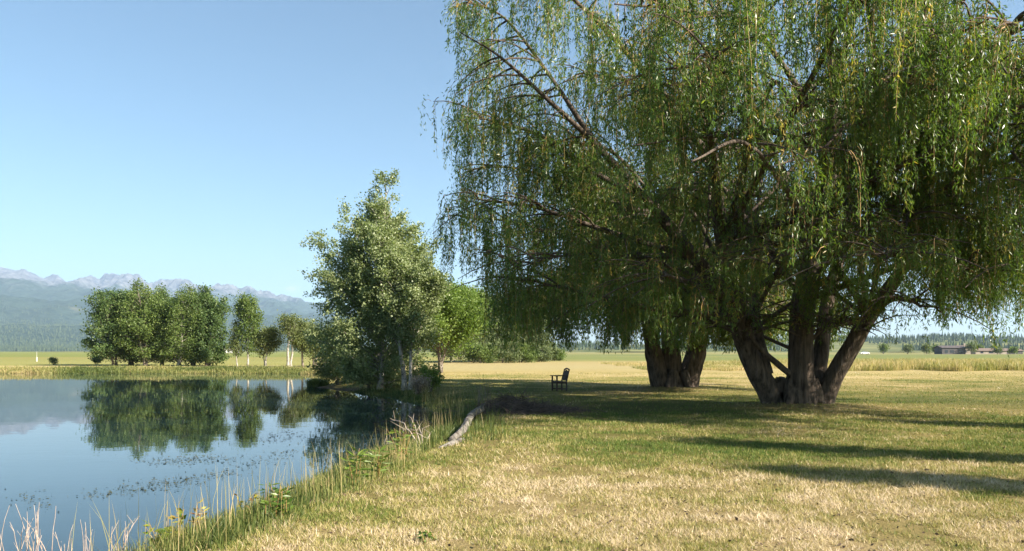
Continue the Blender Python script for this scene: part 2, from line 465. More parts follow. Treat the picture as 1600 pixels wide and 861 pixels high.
hh = math_n(nt, 'ADD', hh, math_n(nt, 'MULTIPLY', math_n(nt, 'SUBTRACT', nsm, .5), 260))
rockm = math_n(nt, 'MULTIPLY', math_n(nt, 'SUBTRACT', hh, 560), .006, True)
forest = ramp(nt, nsm, [(.36, (.012, .026, .016)), (.64, (.040, .064, .045))])
forest = mixc(nt, math_n(nt, 'MULTIPLY', math_n(nt, 'SUBTRACT', nbig, .655), 8, True), forest, (.13, .125, .08))
rock = ramp(nt, noise_n(nt, .011, 5, .7), [(.34, (.04, .045, .055)), (.66, (.165, .172, .18))])
c = mixc(nt, rockm, forest, rock)
p = N(nt, 'ShaderNodeBsdfPrincipled'); p.inputs['Roughness'].default_value = 1; p.inputs['Specular IOR Level'].default_value = 0
nt.links.new(c, p.inputs['Base Color']); nt.links.new(p.outputs[0], out.inputs[0])
tag(mb.build('mountains', m), 'rocky mountain range with forested lower slopes', kind='structure')


def cones(mb, base, h, w, r):
    """A spiky conifer of three stacked skirts per row, cheap and far away."""
    n = len(base)
    for lo, hi, ww in ((.08, .55, 1.0), (.35, .8, .7), (.6, 1.0, .42)):
        ang = r.uniform(0, 6.28, (n, 1)) + np.arange(5)[None, :] * 2 * np.pi / 5
        rad = (w * ww)[:, None] * r.uniform(.7, 1.15, (n, 5))
        ring = base[:, None, :] + np.stack([np.cos(ang) * rad, np.sin(ang) * rad, (h * lo)[:, None] * r.uniform(.8, 1.25, (n, 5))], -1)
        top = base + np.stack([np.zeros(n), np.zeros(n), h * hi], 1)
        v = np.concatenate([ring, top[:, None, :]], 1).reshape(-1, 3)
        j = np.arange(5); t = np.stack([j, (j + 1) % 5, np.full(5, 5)], 1)
        mb.add(v, None, (np.arange(n)[:, None, None] * 6 + t[None]).reshape(-1, 3), tint=np.repeat(r.uniform(0, 1, n), 6))


# conifer forest along the foot of the mountains
n = 15000
yy = 2550 + 2600 * rng.uniform(0, 1, n) ** 1.9; aa = rng.uniform(-150, 900, n)
xx = (aa - 800) * yy / F
fb = MB(); hh = rng.uniform(9, 20, n)
cones(fb, np.stack([xx, yy, mount_z(xx, yy) - .5], 1), hh, hh * .19, rng)
tag(fb.build('conifer_forest', M['conifer']), 'dark conifer forest along the foot of the mountains', 'forest', kind='stuff')


def hill_z(x, y):
    a = x / y * F + 800
    top = np.interp(a, [700, 860, 1000, 1200, 1430, 1500, 1560, 1700, 2300], [547, 541, 537, 532, 529, 526, 529, 528, 532])
    zt = np.clip((HZ - top) / F * 1900, 0, None)
    return zt * sstep(1050, 1900, y) * (1 - .5 * sstep(2000, 2900, y)) + (fbm(x / 160, y / 160, 5, 3) - .5) * 9 - 1.5


hx = np.arange(-600, 3600, 28.0); hy = np.arange(950, 3000, 40.0)
A, B = np.meshgrid(hx, hy); ny, nx = A.shape
hb = MB(); k = np.arange(ny - 1)[:, None] * nx + np.arange(nx - 1)[None, :]
hb.add(np.stack([A.ravel(), B.ravel(), hill_z(A.ravel(), B.ravel())], 1), np.stack([k, k + 1, k + nx + 1, k + nx], -1).reshape(-1, 4))
M['hill'] = plain_mat('hill_grass', (.07, .09, .035), (.20, .20, .08), .012, 1.0, 0)
tag(hb.build('hills', M['hill'], smooth=True), 'low wooded hills behind the fields', kind='structure')
n = 9000
yy = rng.uniform(1150, 2300, n); aa = rng.uniform(760, 1800, n); xx = (aa - 800) * yy / F
keep = fbm(xx / 130, yy / 200, 33, 3) > .47
xx = xx[keep]; yy = yy[keep]; n = len(xx)
fb = MB(); hh = 6 + 11 * rng.uniform(0, 1, n) ** 1.6
cones(fb, np.stack([xx, yy, hill_z(xx, yy) - .4], 1), hh, hh * .2, rng)
tag(fb.build('hillside_forest', M['conifer']), 'blue green conifers covering the low hills', 'forest', kind='stuff')


# ------------------------------------------------------------------ generic broadleaf trees
def tree(name, label, cat, base, h, profile, leaf, bark, n_leaf=14000, leaf_size=.16, stems=1, spread=.25, first=.15,
         branches=34, up=.9, r0=.10, group=None, seed=0, lean=(0, 0), clump=.22, gap=.0, aspect=.75, skirt=0.0, bare=0.0):
    r = np.random.default_rng(seed + 1000)
    bx, by, bz = base
    if bz is None: bz = float(height(np.array([bx]), np.array([by]))[0])
    loc = (bx, by, bz - .03)
    th = thing(name, loc, label, cat, group)
    tb = MB(); lb = MB()
    anchors = []; adirs = []; aw = []
    for s in range(stems):
        a0 = r.uniform(0, 6.28) if stems > 1 else 0
        sp = spread * (1 if stems > 1 else 0)
        hs = h * (1.0 if s == 0 else r.uniform(.72, .97))
        top = np.array([math.cos(a0) * sp * h * .5 + lean[0], math.sin(a0) * sp * h * .5 + lean[1], hs])
        b0 = np.array([math.cos(a0), math.sin(a0), 0]) * (r0 * 1.6 * (stems > 1))
        t = np.linspace(0, 1, 9)[:, None]
        path = b0 * (1 - t) + top * t ** np.array([1.25, 1.25, 1.0])
        path = path + (np.stack([vnoise(t[:, 0] * 3 + s * 7, t[:, 0] * 0 + seed, 1), vnoise(t[:, 0] * 3 + s * 7, t[:, 0] * 0 + seed, 2), t[:, 0] * 0 + .5], 1) - .5) * np.array([.10, .10, 0]) * h * np.sin(t * np.pi * .9)
        rs = r0 * (1 if s == 0 else r.uniform(.6, .95))
        path = spline(path, 16); tt = np.linspace(0, 1, 16)
        rad = rs * (1 - tt) ** .8 + .012; rad[0] *= 1.45; rad[1] *= 1.12
        tb.tube(path, rad, 9, rough=.15, seed=seed + s)
        nb = max(6, int(branches / stems * (1.0 if stems == 1 else 1.25)))
        for kbr in range(nb):
            f = first + (1 - first) * (kbr + r.uniform(0, 1)) / nb
            f = min(f, .985)
            p0 = path[int(f * 15)] * (1 - (f * 15) % 1) + path[min(15, int(f * 15) + 1)] * ((f * 15) % 1)
            az = kbr * 2.4 + r.uniform(-.6, .6)
            R = float(profile(p0[2] / h, az)) * h * r.uniform(.72, 1.08)
            R = max(R, .05 * h)
            el = up * r.uniform(.75, 1.2) * (1 if not skirt else .15 + .85 * min(1, p0[2] / h / skirt))
            d = np.array([math.cos(az) * math.cos(el), math.sin(az) * math.cos(el), math.sin(el)])
            L = R / max(.35, math.cos(el))
            L = min(L, max(.03 * h, (h * r.uniform(.94, 1.04) - p0[2]) / max(.2, math.sin(el))))
            u = np.linspace(0, 1, 6)[:, None]
            bend = np.array([0, 0, -.18 if up < .6 else .10]) * L
            br = p0 + d * L * u + bend * u ** 2 + r.normal(0, .02 * L, (6, 3)) * u
            if np.max(br[:, 2]) > h * 1.03: br[:, 2] = np.minimum(br[:, 2], h * 1.02)
            tb.tube(br, np.linspace(rs * .32 * (1 - f * .6) + .006, .006, 6), 5, cap=False)
            if r.uniform() < bare: continue
            kw = (L / h) ** 1.15
            for u0 in np.linspace(.22, 1.0, 9):
                q = p0 + d * L * u0 + bend * u0 ** 2
                for w in range(3):
                    dd = unit(d * .7 + r.normal(0, .55, 3) + np.array([0, 0, .15]))
                    l2 = L * r.uniform(.10, .30) * (1.2 - .5 * u0) + .1
                    for e in (.35, .7, 1.0):
                        anchors.append(q + dd * l2 * e); adirs.append(dd); aw.append((.5 + u0) * kw)
    anchors = np.array(anchors); adirs = np.array(adirs); aw = np.array(aw)
    if gap: aw = aw * (fbm(anchors[:, 0] * 1.3 + anchors[:, 2] * .8, anchors[:, 2] * 1.3 - anchors[:, 1], seed, 3) > gap)
    idx = r.choice(len(anchors), n_leaf, p=aw / aw.sum())
    pos = anchors[idx] + r.normal(0, 1, (n_leaf, 3)) * clump * np.array([1, 1, .8])
    pos[:, 2] = np.maximum(pos[:, 2], .12)
    dr = unit(adirs[idx] * .5 + r.normal(0, .8, (n_leaf, 3)))
    tn = np.clip(r.normal(.45, .22, n_leaf) + (fbm(pos[:, 0] * .9 + seed, pos[:, 2] * .9 + pos[:, 1] * .6, 9, 2) - .5) * .5, 0, 1)
    sz = leaf_size * r.uniform(.65, 1.25, n_leaf)
    leaves(lb, pos, dr, sz, sz * aspect, tn, r)
    tb.build('trunk', bark, th, smooth=True)
    lb.build('crown', leaf, th)
    return th


def round_prof(wide, low=.25, pw=.8):
    return lambda t, az: wide * (max(0.02, math.sin(math.pi * min(1, max(0, (t + low) / (1 + low)) ** pw)))) ** .7


def spire_prof(wide, t0=.25):
    return lambda t, az: wide * (min(1, .55 + t / t0 * .45) if t < t0 else max(.04, 1 - (t - t0) / (1 - t0)) ** .75)


# --- peninsula trees
def aspen_prof(t, az):
    w = .285 * (min(1, .8 + 2 * t) if t < .1 else max(.03, 1 - (t - .1) / .88) ** .98)
    if math.cos(az) < -.3: w *= 1.18
    return w


tree('aspen_tree', 'tall silvery green aspen with upswept branches on the pond point', 'tree', (-6.75, 40.2, None), 10.9, aspen_prof,
     M['aspen_leaf'], M['aspen_bark'], 105000, .105, stems=3, spread=.10, first=.03, branches=140, up=.80, r0=.12, seed=3, clump=.12, gap=.40, skirt=.22, aspect=.85)
tree('aspen_tree', 'smaller aspen with a forked white trunk right of the tall aspen', 'tree', (-5.0, 38.2, None), 6.4, lambda t, az: .18 * (0.4 + .6 * math.sin(min(3.1, 3.3 * max(0, t)))),
     M['aspen_leaf'], M['aspen_bark'], 26000, .10, stems=2, spread=.16, first=.28, branches=44, up=.8, r0=.11, seed=14, clump=.17, gap=.4, aspect=.85)
tree('shrub', 'dense dark bush spilling over the bank under the tall aspen', 'shrub', (-7.3, 41.0, None), 2.2, round_prof(.55, .6), M['aspen_leaf'], M['grey_bark'],
     14000, .11, stems=6, spread=.9, first=.05, branches=54, up=.5, r0=.03, seed=8, clump=.15)
tree('shrub', 'low leafy bush at the left tip of the pond point', 'shrub', (-10.0, 45.5, None), 1.9, round_prof(.7, .6), M['dark_leaf'], M['grey_bark'],
     8000, .10, stems=5, spread=.9, first=.05, branches=40, up=.45, r0=.025, seed=9, clump=.14)
tree('lime_tree', 'bright yellow green tree with several thin stems behind the aspens', 'tree', (-5.6, 62.0, None), 6.9, round_prof(.52, .5), M['lime_leaf'], M['grey_bark'],
     34000, .16, stems=4, spread=.35, first=.2, branches=80, up=.62, r0=.10, seed=21, clump=.25)
tree('thin_tree', 'small brown stemmed tree between aspen and yellow green tree', 'tree', (-7.6, 61.0, None), 4.6, round_prof(.30, .2), M['sage_leaf'], M['grey_bark'],
     7000, .14, stems=2, spread=.25, first=.3, branches=26, up=.8, r0=.07, seed=22, clump=.22)

# --- slim trees off to the right whose long shadows cross the lawn
for i, (x_, y_, h_, lab) in enumerate([(14.8, 4.9, 7.9, 'slim tree nearest the photographer, off to the right, shading the front lawn'),
                                       (14.9, 8.7, 7.8, 'slim tree off to the right whose shadow streak crosses the middle lawn'),
                                       (20.2, 13.1, 8.0, 'slim tree farthest off to the right of the great willow')]):
    tree('slim_tree', lab, 'tree', (x_, y_, None), h_, lambda t, az: .075 * (1 - .7 * t), M['grove_leaf'], M['aspen_bark'], 6500, .16, first=.18, branches=60, up=.8, r0=.11, seed=140 + i,
         group='slim trees off to the right', clump=.22)

# --- thicket behind, right of the lime tree
thick = [(705, 118, 9.6, .30, 'tallest grey green tree of the thicket behind the yellow green tree'),
         (738, 122, 9.9, .26, 'grey green tree of the thicket with a feathery top'),
         (768, 126, 9.2, .28, 'grey green thicket tree seen beside the willow edge'),
         (800, 130, 8.6, .30, 'thicket tree half hidden by the hanging willow strands'),
         (835, 140, 8.0, .30, 'last thicket tree behind the willow, next to the shrubs')]
for i, (px, y, h, w, lab) in enumerate(thick):
    tree('thicket_tree', lab, 'tree', ((px - 800) * y / F, y, None), h * 1.07, round_prof(w * 1.6, .7, .7), M['sage_leaf'], M['grey_bark'], 22000, .27, stems=3, spread=.2,
         first=.03, branches=84, up=.8, r0=.10, seed=30 + i, skirt=.4, group='thicket trees behind the lawn', clump=.34)
low = [(752, 112, 2.6, 'low sage shrub at the left foot of the thicket'), (785, 114, 3.0, 'broad sage shrub in front of the thicket'), (815, 118, 2.7, 'rounded shrub at the thicket edge under the willow'),
       (842, 125, 2.2, 'small shrub near the right end of the thicket'), (866, 140, 1.9, 'last small shrub beside the dirt track')]
for i, (px, y, h, lab) in enumerate(low):
    tree('shrub', lab, 'shrub', ((px - 800) * y / F, y, None), h, round_prof(.75, .7), M['sage_leaf'] if i % 2 else M['grove_leaf'], M['grey_bark'], 5500, .2, stems=5, spread=1.0,
         first=.03, branches=34, up=.5, r0=.03, seed=50 + i, group='shrubs along the thicket', clump=.26)

# --- grove across the pond
grove = [(180, 92, 8.6, .34, 3, 'leftmost grove tree, spreading wide with bare brown twigs'),
         (205, 95, 9.3, .29, 3, 'grove tree second from the left, dark inside'),
         (229, 91, 9.4, .28, 2, 'grove tree with a thick brown trunk left of the pale stems'),
         (254, 94, 9.2, .28, 2, 'tall middle tree of the grove'),
         (277, 91, 8.8, .26, 3, 'grove tree with a row of pale stems under it'),
         (301, 93, 9.0, .27, 3, 'grove tree right of the pale stems'),
         (325, 92, 8.9, .24, 2, 'rightmost grove tree, darker and pointed at the top')]
for i, (px, y, h, w, st, lab) in enumerate(grove):
    tree('grove_tree', lab, 'tree', ((px - 800) * y / F, y, None), h, round_prof(w, 1.0, .85), M['grove_leaf_dark'] if i in (0, 3, 6) else M['grove_leaf'], M['aspen_bark'] if i in (4, 5) else M['grey_bark'], 21000, (.21, .17, .19)[i % 3], stems=st + 1, spread=.26,
         first=.05, branches=96, up=.75, r0=.12, seed=70 + i, skirt=.4, group='grove across the pond', clump=.26, gap=.36)

# --- thin row right of the grove
tree('young_tree', 'thin sparse young tree right of the grove', 'tree', ((371 - 800) * 85 / F, 85, None), 4.8, spire_prof(.13), M['dark_leaf'], M['aspen_bark'], 2200, .16, first=.2, branches=24, up=.8, r0=.06, seed=90, group='trees along the far bank', clump=.2)
tree('young_tree', 'tall slim tree with blue green crown right of the grove', 'tree', ((387 - 800) * 85 / F, 85, None), 7.2, lambda t, az: .16 * (0.25 + .75 * math.sin(min(3.1, 3.3 * max(0, t - .05)))), M['grove_leaf'], M['aspen_bark'], 8500, .17, first=.18, branches=40, up=1.0, r0=.09, seed=91, group='trees along the far bank', clump=.24)
tree('young_tree', 'short round dark tree with crooked pale stem', 'tree', ((413 - 800) * 86 / F, 86, None), 4.1, round_prof(.36, .1), M['dark_leaf'], M['aspen_bark'], 7000, .17, stems=2, spread=.3, first=.3, branches=34, up=.7, r0=.09, seed=92, group='trees along the far bank', clump=.24)
tree('young_tree', 'tree with two bare white forked trunks on the far bank', 'tree', ((451 - 800) * 85 / F, 85, None), 5.1, lambda t, az: .22 * (1 if t > .5 else .3), M['dark_leaf'], M['aspen_bark'], 3400, .16, stems=2, spread=.16, first=.55, branches=26, up=.9, r0=.14, seed=93, group='trees along the far bank', clump=.24)
tree('young_tree', 'dark flat topped tree right of the forked white trunks', 'tree', ((473 - 800) * 86 / F, 86, None), 4.7, round_prof(.34, .15), M['dark_leaf'], M['grey_bark'], 7000, .17, stems=1, first=.3, branches=36, up=.6, r0=.11, seed=94, group='trees along the far bank', clump=.26)
tree('young_tree', 'dark drooping tree next to the aspen on the far bank', 'tree', ((492 - 800) * 87 / F, 87, None), 4.4, round_prof(.38, .2), M['dark_leaf'], M['grey_bark'], 7000, .17, stems=2, spread=.2, first=.25, branches=36, up=.55, r0=.1, seed=95, group='trees along the far bank', clump=.26)
tree('young_tree', 'far bank tree mostly hidden behind the tall aspen', 'tree', ((522 - 800) * 88 / F, 88, None), 4.9, round_prof(.38, .2), M['dark_leaf'], M['grey_bark'], 7000, .17, stems=2, spread=.2, first=.2, branches=36, up=.6, r0=.1, seed=96, group='trees along the far bank', clump=.26)
tree('shrub', 'tiny bush standing alone left of the grove', 'shrub', ((84 - 800) * 97 / F, 97, None), .85, round_prof(.45, .6), M['dark_leaf'], M['grey_bark'], 900, .12, stems=3, spread=.6, first=.05, branches=14, up=.7, r0=.02, seed=97, clump=.1)
tree('shrub', 'small bush in the shade just left of the grove', 'shrub', ((150 - 800) * 99 / F, 99, None), 1.1, round_prof(.5, .6), M['dark_leaf'], M['grey_bark'], 1200, .14, stems=3, spread=.6, first=.05, branches=14, up=.7, r0=.02, seed=98, clump=.13)

# --- weeds and tussocks on the peninsula
tree('shrub', 'small bright green bush on the bank right of the white trunk', 'shrub', (*G(673, 611, -.1)[:2], None), .95, round_prof(.42, .6), M['lime_leaf'], M['grey_bark'], 3000, .075, stems=5, spread=.5, first=.05, branches=24, up=.9, r0=.012, seed=99, clump=.08)
tree('seeding_weeds', 'pale pinkish seeding weeds beside the small green bush', 'weeds', (*G(652, 613, -.1)[:2], None), .75, round_prof(.6, .6), leaf_mat('seed_head', [(0, (.16, .13, .09)), (.5, (.30, .24, .20)), (1, (.45, .38, .34))], .3), M['grey_bark'], 2400, .06, stems=7, spread=.9, first=.1, branches=36, up=1.1, r0=.008, seed=100, clump=.08)


# ------------------------------------------------------------------ willows
def strands(crown_mb, twig_mb, p0, d0, L, zmin, r, leaf_l, leaf_w, spacing, bare=.10, gold=None):
    S = len(p0); K = 12
    step = (L / (K - 1))
    pts = np.zeros((S, K, 3)); pts[:, 0] = p0
    d = unit(d0)
    wob = r.normal(0, .10, (S, 3)); wob[:, 2] = 0
    wob[:, 0] += (fbm(p0[:, 0] * .5 + p0[:, 2] * .4, p0[:, 1] * .5, 31, 2) - .5) * .55; wob[:, 1] += (fbm(p0[:, 0] * .5 - p0[:, 2] * .4, p0[:, 1] * .5, 37, 2) - .5) * .55
    stiff = r.uniform(.35, .8, S)
    for kk in range(1, K):
        s = np.minimum(1, (kk * step) / stiff)[:, None]
        dn = unit(d * (1 - s) * .9 + np.array([0, 0, -1.0]) * (.25 + s) + wob * (1 + .7 * r.normal(size=(S, 1))) * .7)
        pts[:, kk] = pts[:, kk - 1] + dn * step[:, None]
    # do not hang below the skirt: lift (shorten) those that do
    low = pts[:, -1, 2] < zmin
    if low.any():
        zspan = np.maximum(p0[low, 2] - pts[low, -1, 2], .05)
        f = np.clip((p0[low, 2] - zmin[low]) / zspan, .05, 1)
        t = np.linspace(0, 1, K)[None, :] * f[:, None] * (K - 1)
        i = np.minimum(t.astype(int), K - 2); fr = (t - i)[..., None]
        src = pts[low]; ar = np.arange(len(src))[:, None]
        pts[low] = src[ar, i] * (1 - fr) + src[ar, i + 1] * fr
    Ls = np.linalg.norm(np.diff(pts, axis=1), axis=2).sum(1)
    # twig ribbons
    side = unit(np.cross(pts[:, 1:2] - pts[:, :1] + 1e-3, r.normal(size=(S, 1, 3)))) * (.0035 * np.linspace(1.3, .5, K))[None, :, None] * r.choice([1, 1, 1, 2.0], S)[:, None, None]
    v = np.stack([pts - side, pts + side], 2).reshape(-1, 3)
    bi = (np.arange(S)[:, None] * K + np.arange(K - 1)[None, :]) * 2
    twig_mb.add(v, np.stack([bi, bi + 1, bi + 3, bi + 2], -1).reshape(-1, 4))
    # leaves
    cnt = np.maximum(4, (Ls / spacing)).astype(int)
    cnt[r.uniform(size=S) < bare] = 6
    u0 = np.where(r.uniform(size=S) < .3, r.uniform(.2, .6, S), r.uniform(0, .15, S))
    sid = np.repeat(np.arange(S), cnt); n = len(sid)
    u = (u0[sid] + (1 - u0[sid]) * r.uniform(size=n)) * (K - 1)
    i = np.minimum(u.astype(int), K - 2); fr = (u - i)[:, None]
    pos = pts[sid, i] * (1 - fr) + pts[sid, i + 1] * fr
    tdir = unit(pts[sid, i + 1] - pts[sid, i])
    fl = r.choice([.015, .035, .07], S)[sid]
    pos = pos + r.normal(0, 1, (n, 3)) * fl[:, None]
    dl = unit(tdir * .85 + r.normal(0, .55, (n, 3)) + np.array([0, 0, -.2]))
    st = np.clip(r.normal(.38, .17, S), 0, .9)
    goldn = fbm(p0[:, 0] * .8 + p0[:, 2] * .5, p0[:, 1] * .8 - p0[:, 2] * .3, 77, 2)
    st = np.where(r.uniform(size=S) < .03 + .5 * np.clip(goldn - .62, 0, 1), r.uniform(.78, 1.0, S), st)
    tn = np.clip(st[sid] + r.normal(0, .14, n), 0, 1)
    ll = leaf_l * r.uniform(.6, 1.25, n)
    leaves(crown_mb, pos, dl, ll, leaf_w * r.uniform(.75, 1.2, n), tn, r)
    return pts


def willow(name, label, base, stems, limbs, extra, zmin_fn, leaf_l, leaf_w, spacing, per_limb, per_sec, seed, mats, inside, group, name2=''):
    r = np.random.default_rng(seed)
    loc = np.array(base)
    th = thing(name, tuple(loc), label, 'tree', group)
    tb = MB()
    for s, st in enumerate(stems):
        sp = spline(st, 14 * (len(st) - 1))
        tb.tube(sp[:, :3], sp[:, 3] * .85, 22, rough=.24, seed=seed + s * 5)
    # root flare toes
    for kk in range(11):
        az = kk / 11 * 6.28 + r.uniform(-.25, .25); rr = r.uniform(.8, 1.12)
        a = loc + np.array([math.cos(az) * .45, math.sin(az) * .35, .75]); b_ = loc + np.array([math.cos(az) * rr, math.sin(az) * rr * .8, .0])
        mid = (a + b_) / 2 + np.array([0, 0, -.13])
        sp = spline([[*a, .22], [*mid, .2], [*b_, .07]], 12)
        tb.tube(sp[:, :3], sp[:, 3], 9, rough=.3, seed=kk)
    tb.build('trunk', mats[0], th, smooth=True, loc=loc)
    allb = list(limbs) + list(extra)
    cm, tw = MB(), MB()
    P0, D0, LL = [], [], []
    for li, lb in enumerate(allb):
        ctrl = np.asarray(lb, float)
        sp = spline(ctrl, 10 * (len(ctrl) - 1))
        tl = MB(); tl.tube(sp[:, :3], np.maximum(sp[:, 3], .012), 10, rough=.2, seed=li)
        m_ = len(sp); tang = unit(np.gradient(sp[:, :3], axis=0))
        for kk in range(per_limb):
            f = .22 + .78 * (kk + r.uniform()) / per_limb
            i = min(m_ - 1, int(f * (m_ - 1)))
            p = sp[i, :3]; t = tang[i]
            az = math.atan2(t[1], t[0]) + r.choice([-1, 1]) * r.uniform(.15, 1.5)
            el = r.uniform(-.05, .75)
            d = np.array([math.cos(az) * math.cos(el), math.sin(az) * math.cos(el), math.sin(el)])
            L2 = r.uniform(1.0, 3.1) * (1.15 - .45 * f)
            u = np.linspace(0, 1, 6)[:, None]
            sec = p + d * L2 * u + np.array([0, 0, -.38]) * L2 * u ** 2
            if not inside(sec[-1]): continue
            gq = sec[3]
            if sec[-1][2] < 2.1 or (np.hypot(p[0] - base[0], p[1] - base[1]) < 4.8 and p[2] < 5.2 and r.uniform() < .4): continue
            if li >= len(limbs) and fbm(gq[0] * .55 + gq[1] * .37, gq[2] * .6 + gq[1] * .2, seed, 2) < .47: continue
            tl.tube(sec, np.linspace(.030, .008, 6), 5, cap=False)
            m2 = int(per_sec * r.uniform(.6, 1.3))
            uu = r.uniform(.08, 1.0, m2)[:, None]
            q = p + d * L2 * uu + np.array([0, 0, -.38]) * L2 * uu ** 2 + r.normal(0, .06, (m2, 3))
            P0.append(q); D0.append(d * .8 + r.normal(0, .5, (m2, 3))); LL.append(r.choice([.45, .7, 1.0]) * r.uniform(.7, 2.7, m2))
        tl.build('limb', mats[1], th, smooth=True, loc=loc)
    P0 = np.concatenate(P0); D0 = np.concatenate(D0); LL = np.concatenate(LL)
    zm = zmin_fn(P0, r)
    ok = P0[:, 2] > zm + .15
    if name2 == 'main':
        core = (np.hypot(P0[:, 0] - base[0], P0[:, 1] - base[1]) < 3.6) & (P0[:, 2] < 8)
        ok &= ~(core & (r.uniform(size=len(P0)) < .3))
    P0, D0, LL, zm = P0[ok], D0[ok], LL[ok], zm[ok]
    strands(cm, tw, P0, D0, LL, zm, r, leaf_l, leaf_w, spacing)
    cm.build('crown', mats[2], th, loc=loc)
    tw.build('twigs', M['willow_twig'], th, loc=loc)
    print(name, 'strands', len(P0), 'verts', cm.n)
    return th


def PP(px, py, y, rad):
    return [*P(px, py, y), rad]


A0 = PP(1214, 640, 24.2, .42)
w1_stems = [
    [A0, PP(1200, 610, 24.1, .43), PP(1178, 570, 23.9, .38), PP(1160, 525, 23.7, .35), PP(1148, 470, 23.3, .31), PP(1130, 380, 22.6, .24), PP(1112, 250, 21.9, .17), PP(1092, 120, 21.2, .12), PP(1075, 10, 20.6, .06)],
    [PP(1248, 642, 24.0, .56), PP(1250, 605, 23.9, .47), PP(1250, 550, 23.9, .42), PP(1256, 470, 23.9, .37), PP(1272, 390, 23.9, .33), PP(1292, 320, 24.0, .27), PP(1306, 230, 24.2, .20), PP(1300, 100, 24.5, .14), PP(1288, -20, 24.8, .09), PP(1280, -110, 25.0, .04)],
    [PP(1268, 638, 24.6, .45), PP(1281, 570, 24.7, .29), PP(1290, 485, 24.9, .25), PP(1316, 390, 25.3, .20), PP(1348, 300, 25.8, .15), PP(1385, 180, 26.3, .10), PP(1420, 60, 26.8, .05)],
    [PP(1281, 636, 24.1, .40), PP(1298, 600, 24.0, .32), PP(1322, 555, 23.8, .30), PP(1358, 495, 23.5, .27), PP(1410, 420, 23.0, .22), PP(1475, 330, 22.4, .17), PP(1545, 240, 21.6, .12), PP(1625, 160, 20.8, .06)],
    [PP(1236, 586, 23.8, .11), PP(1212, 566, 23.6, .10), PP(1188, 545, 23.4, .085), PP(1168, 520, 23.2, .06)],
    [PP(1195, 585, 24.0, .30), PP(1188, 545, 24.1, .22), PP(1180, 500, 24.4, .19), PP(1175, 430, 24.9, .15), PP(1165, 330, 25.6, .11), PP(1150, 220, 26.2, .06)],
]
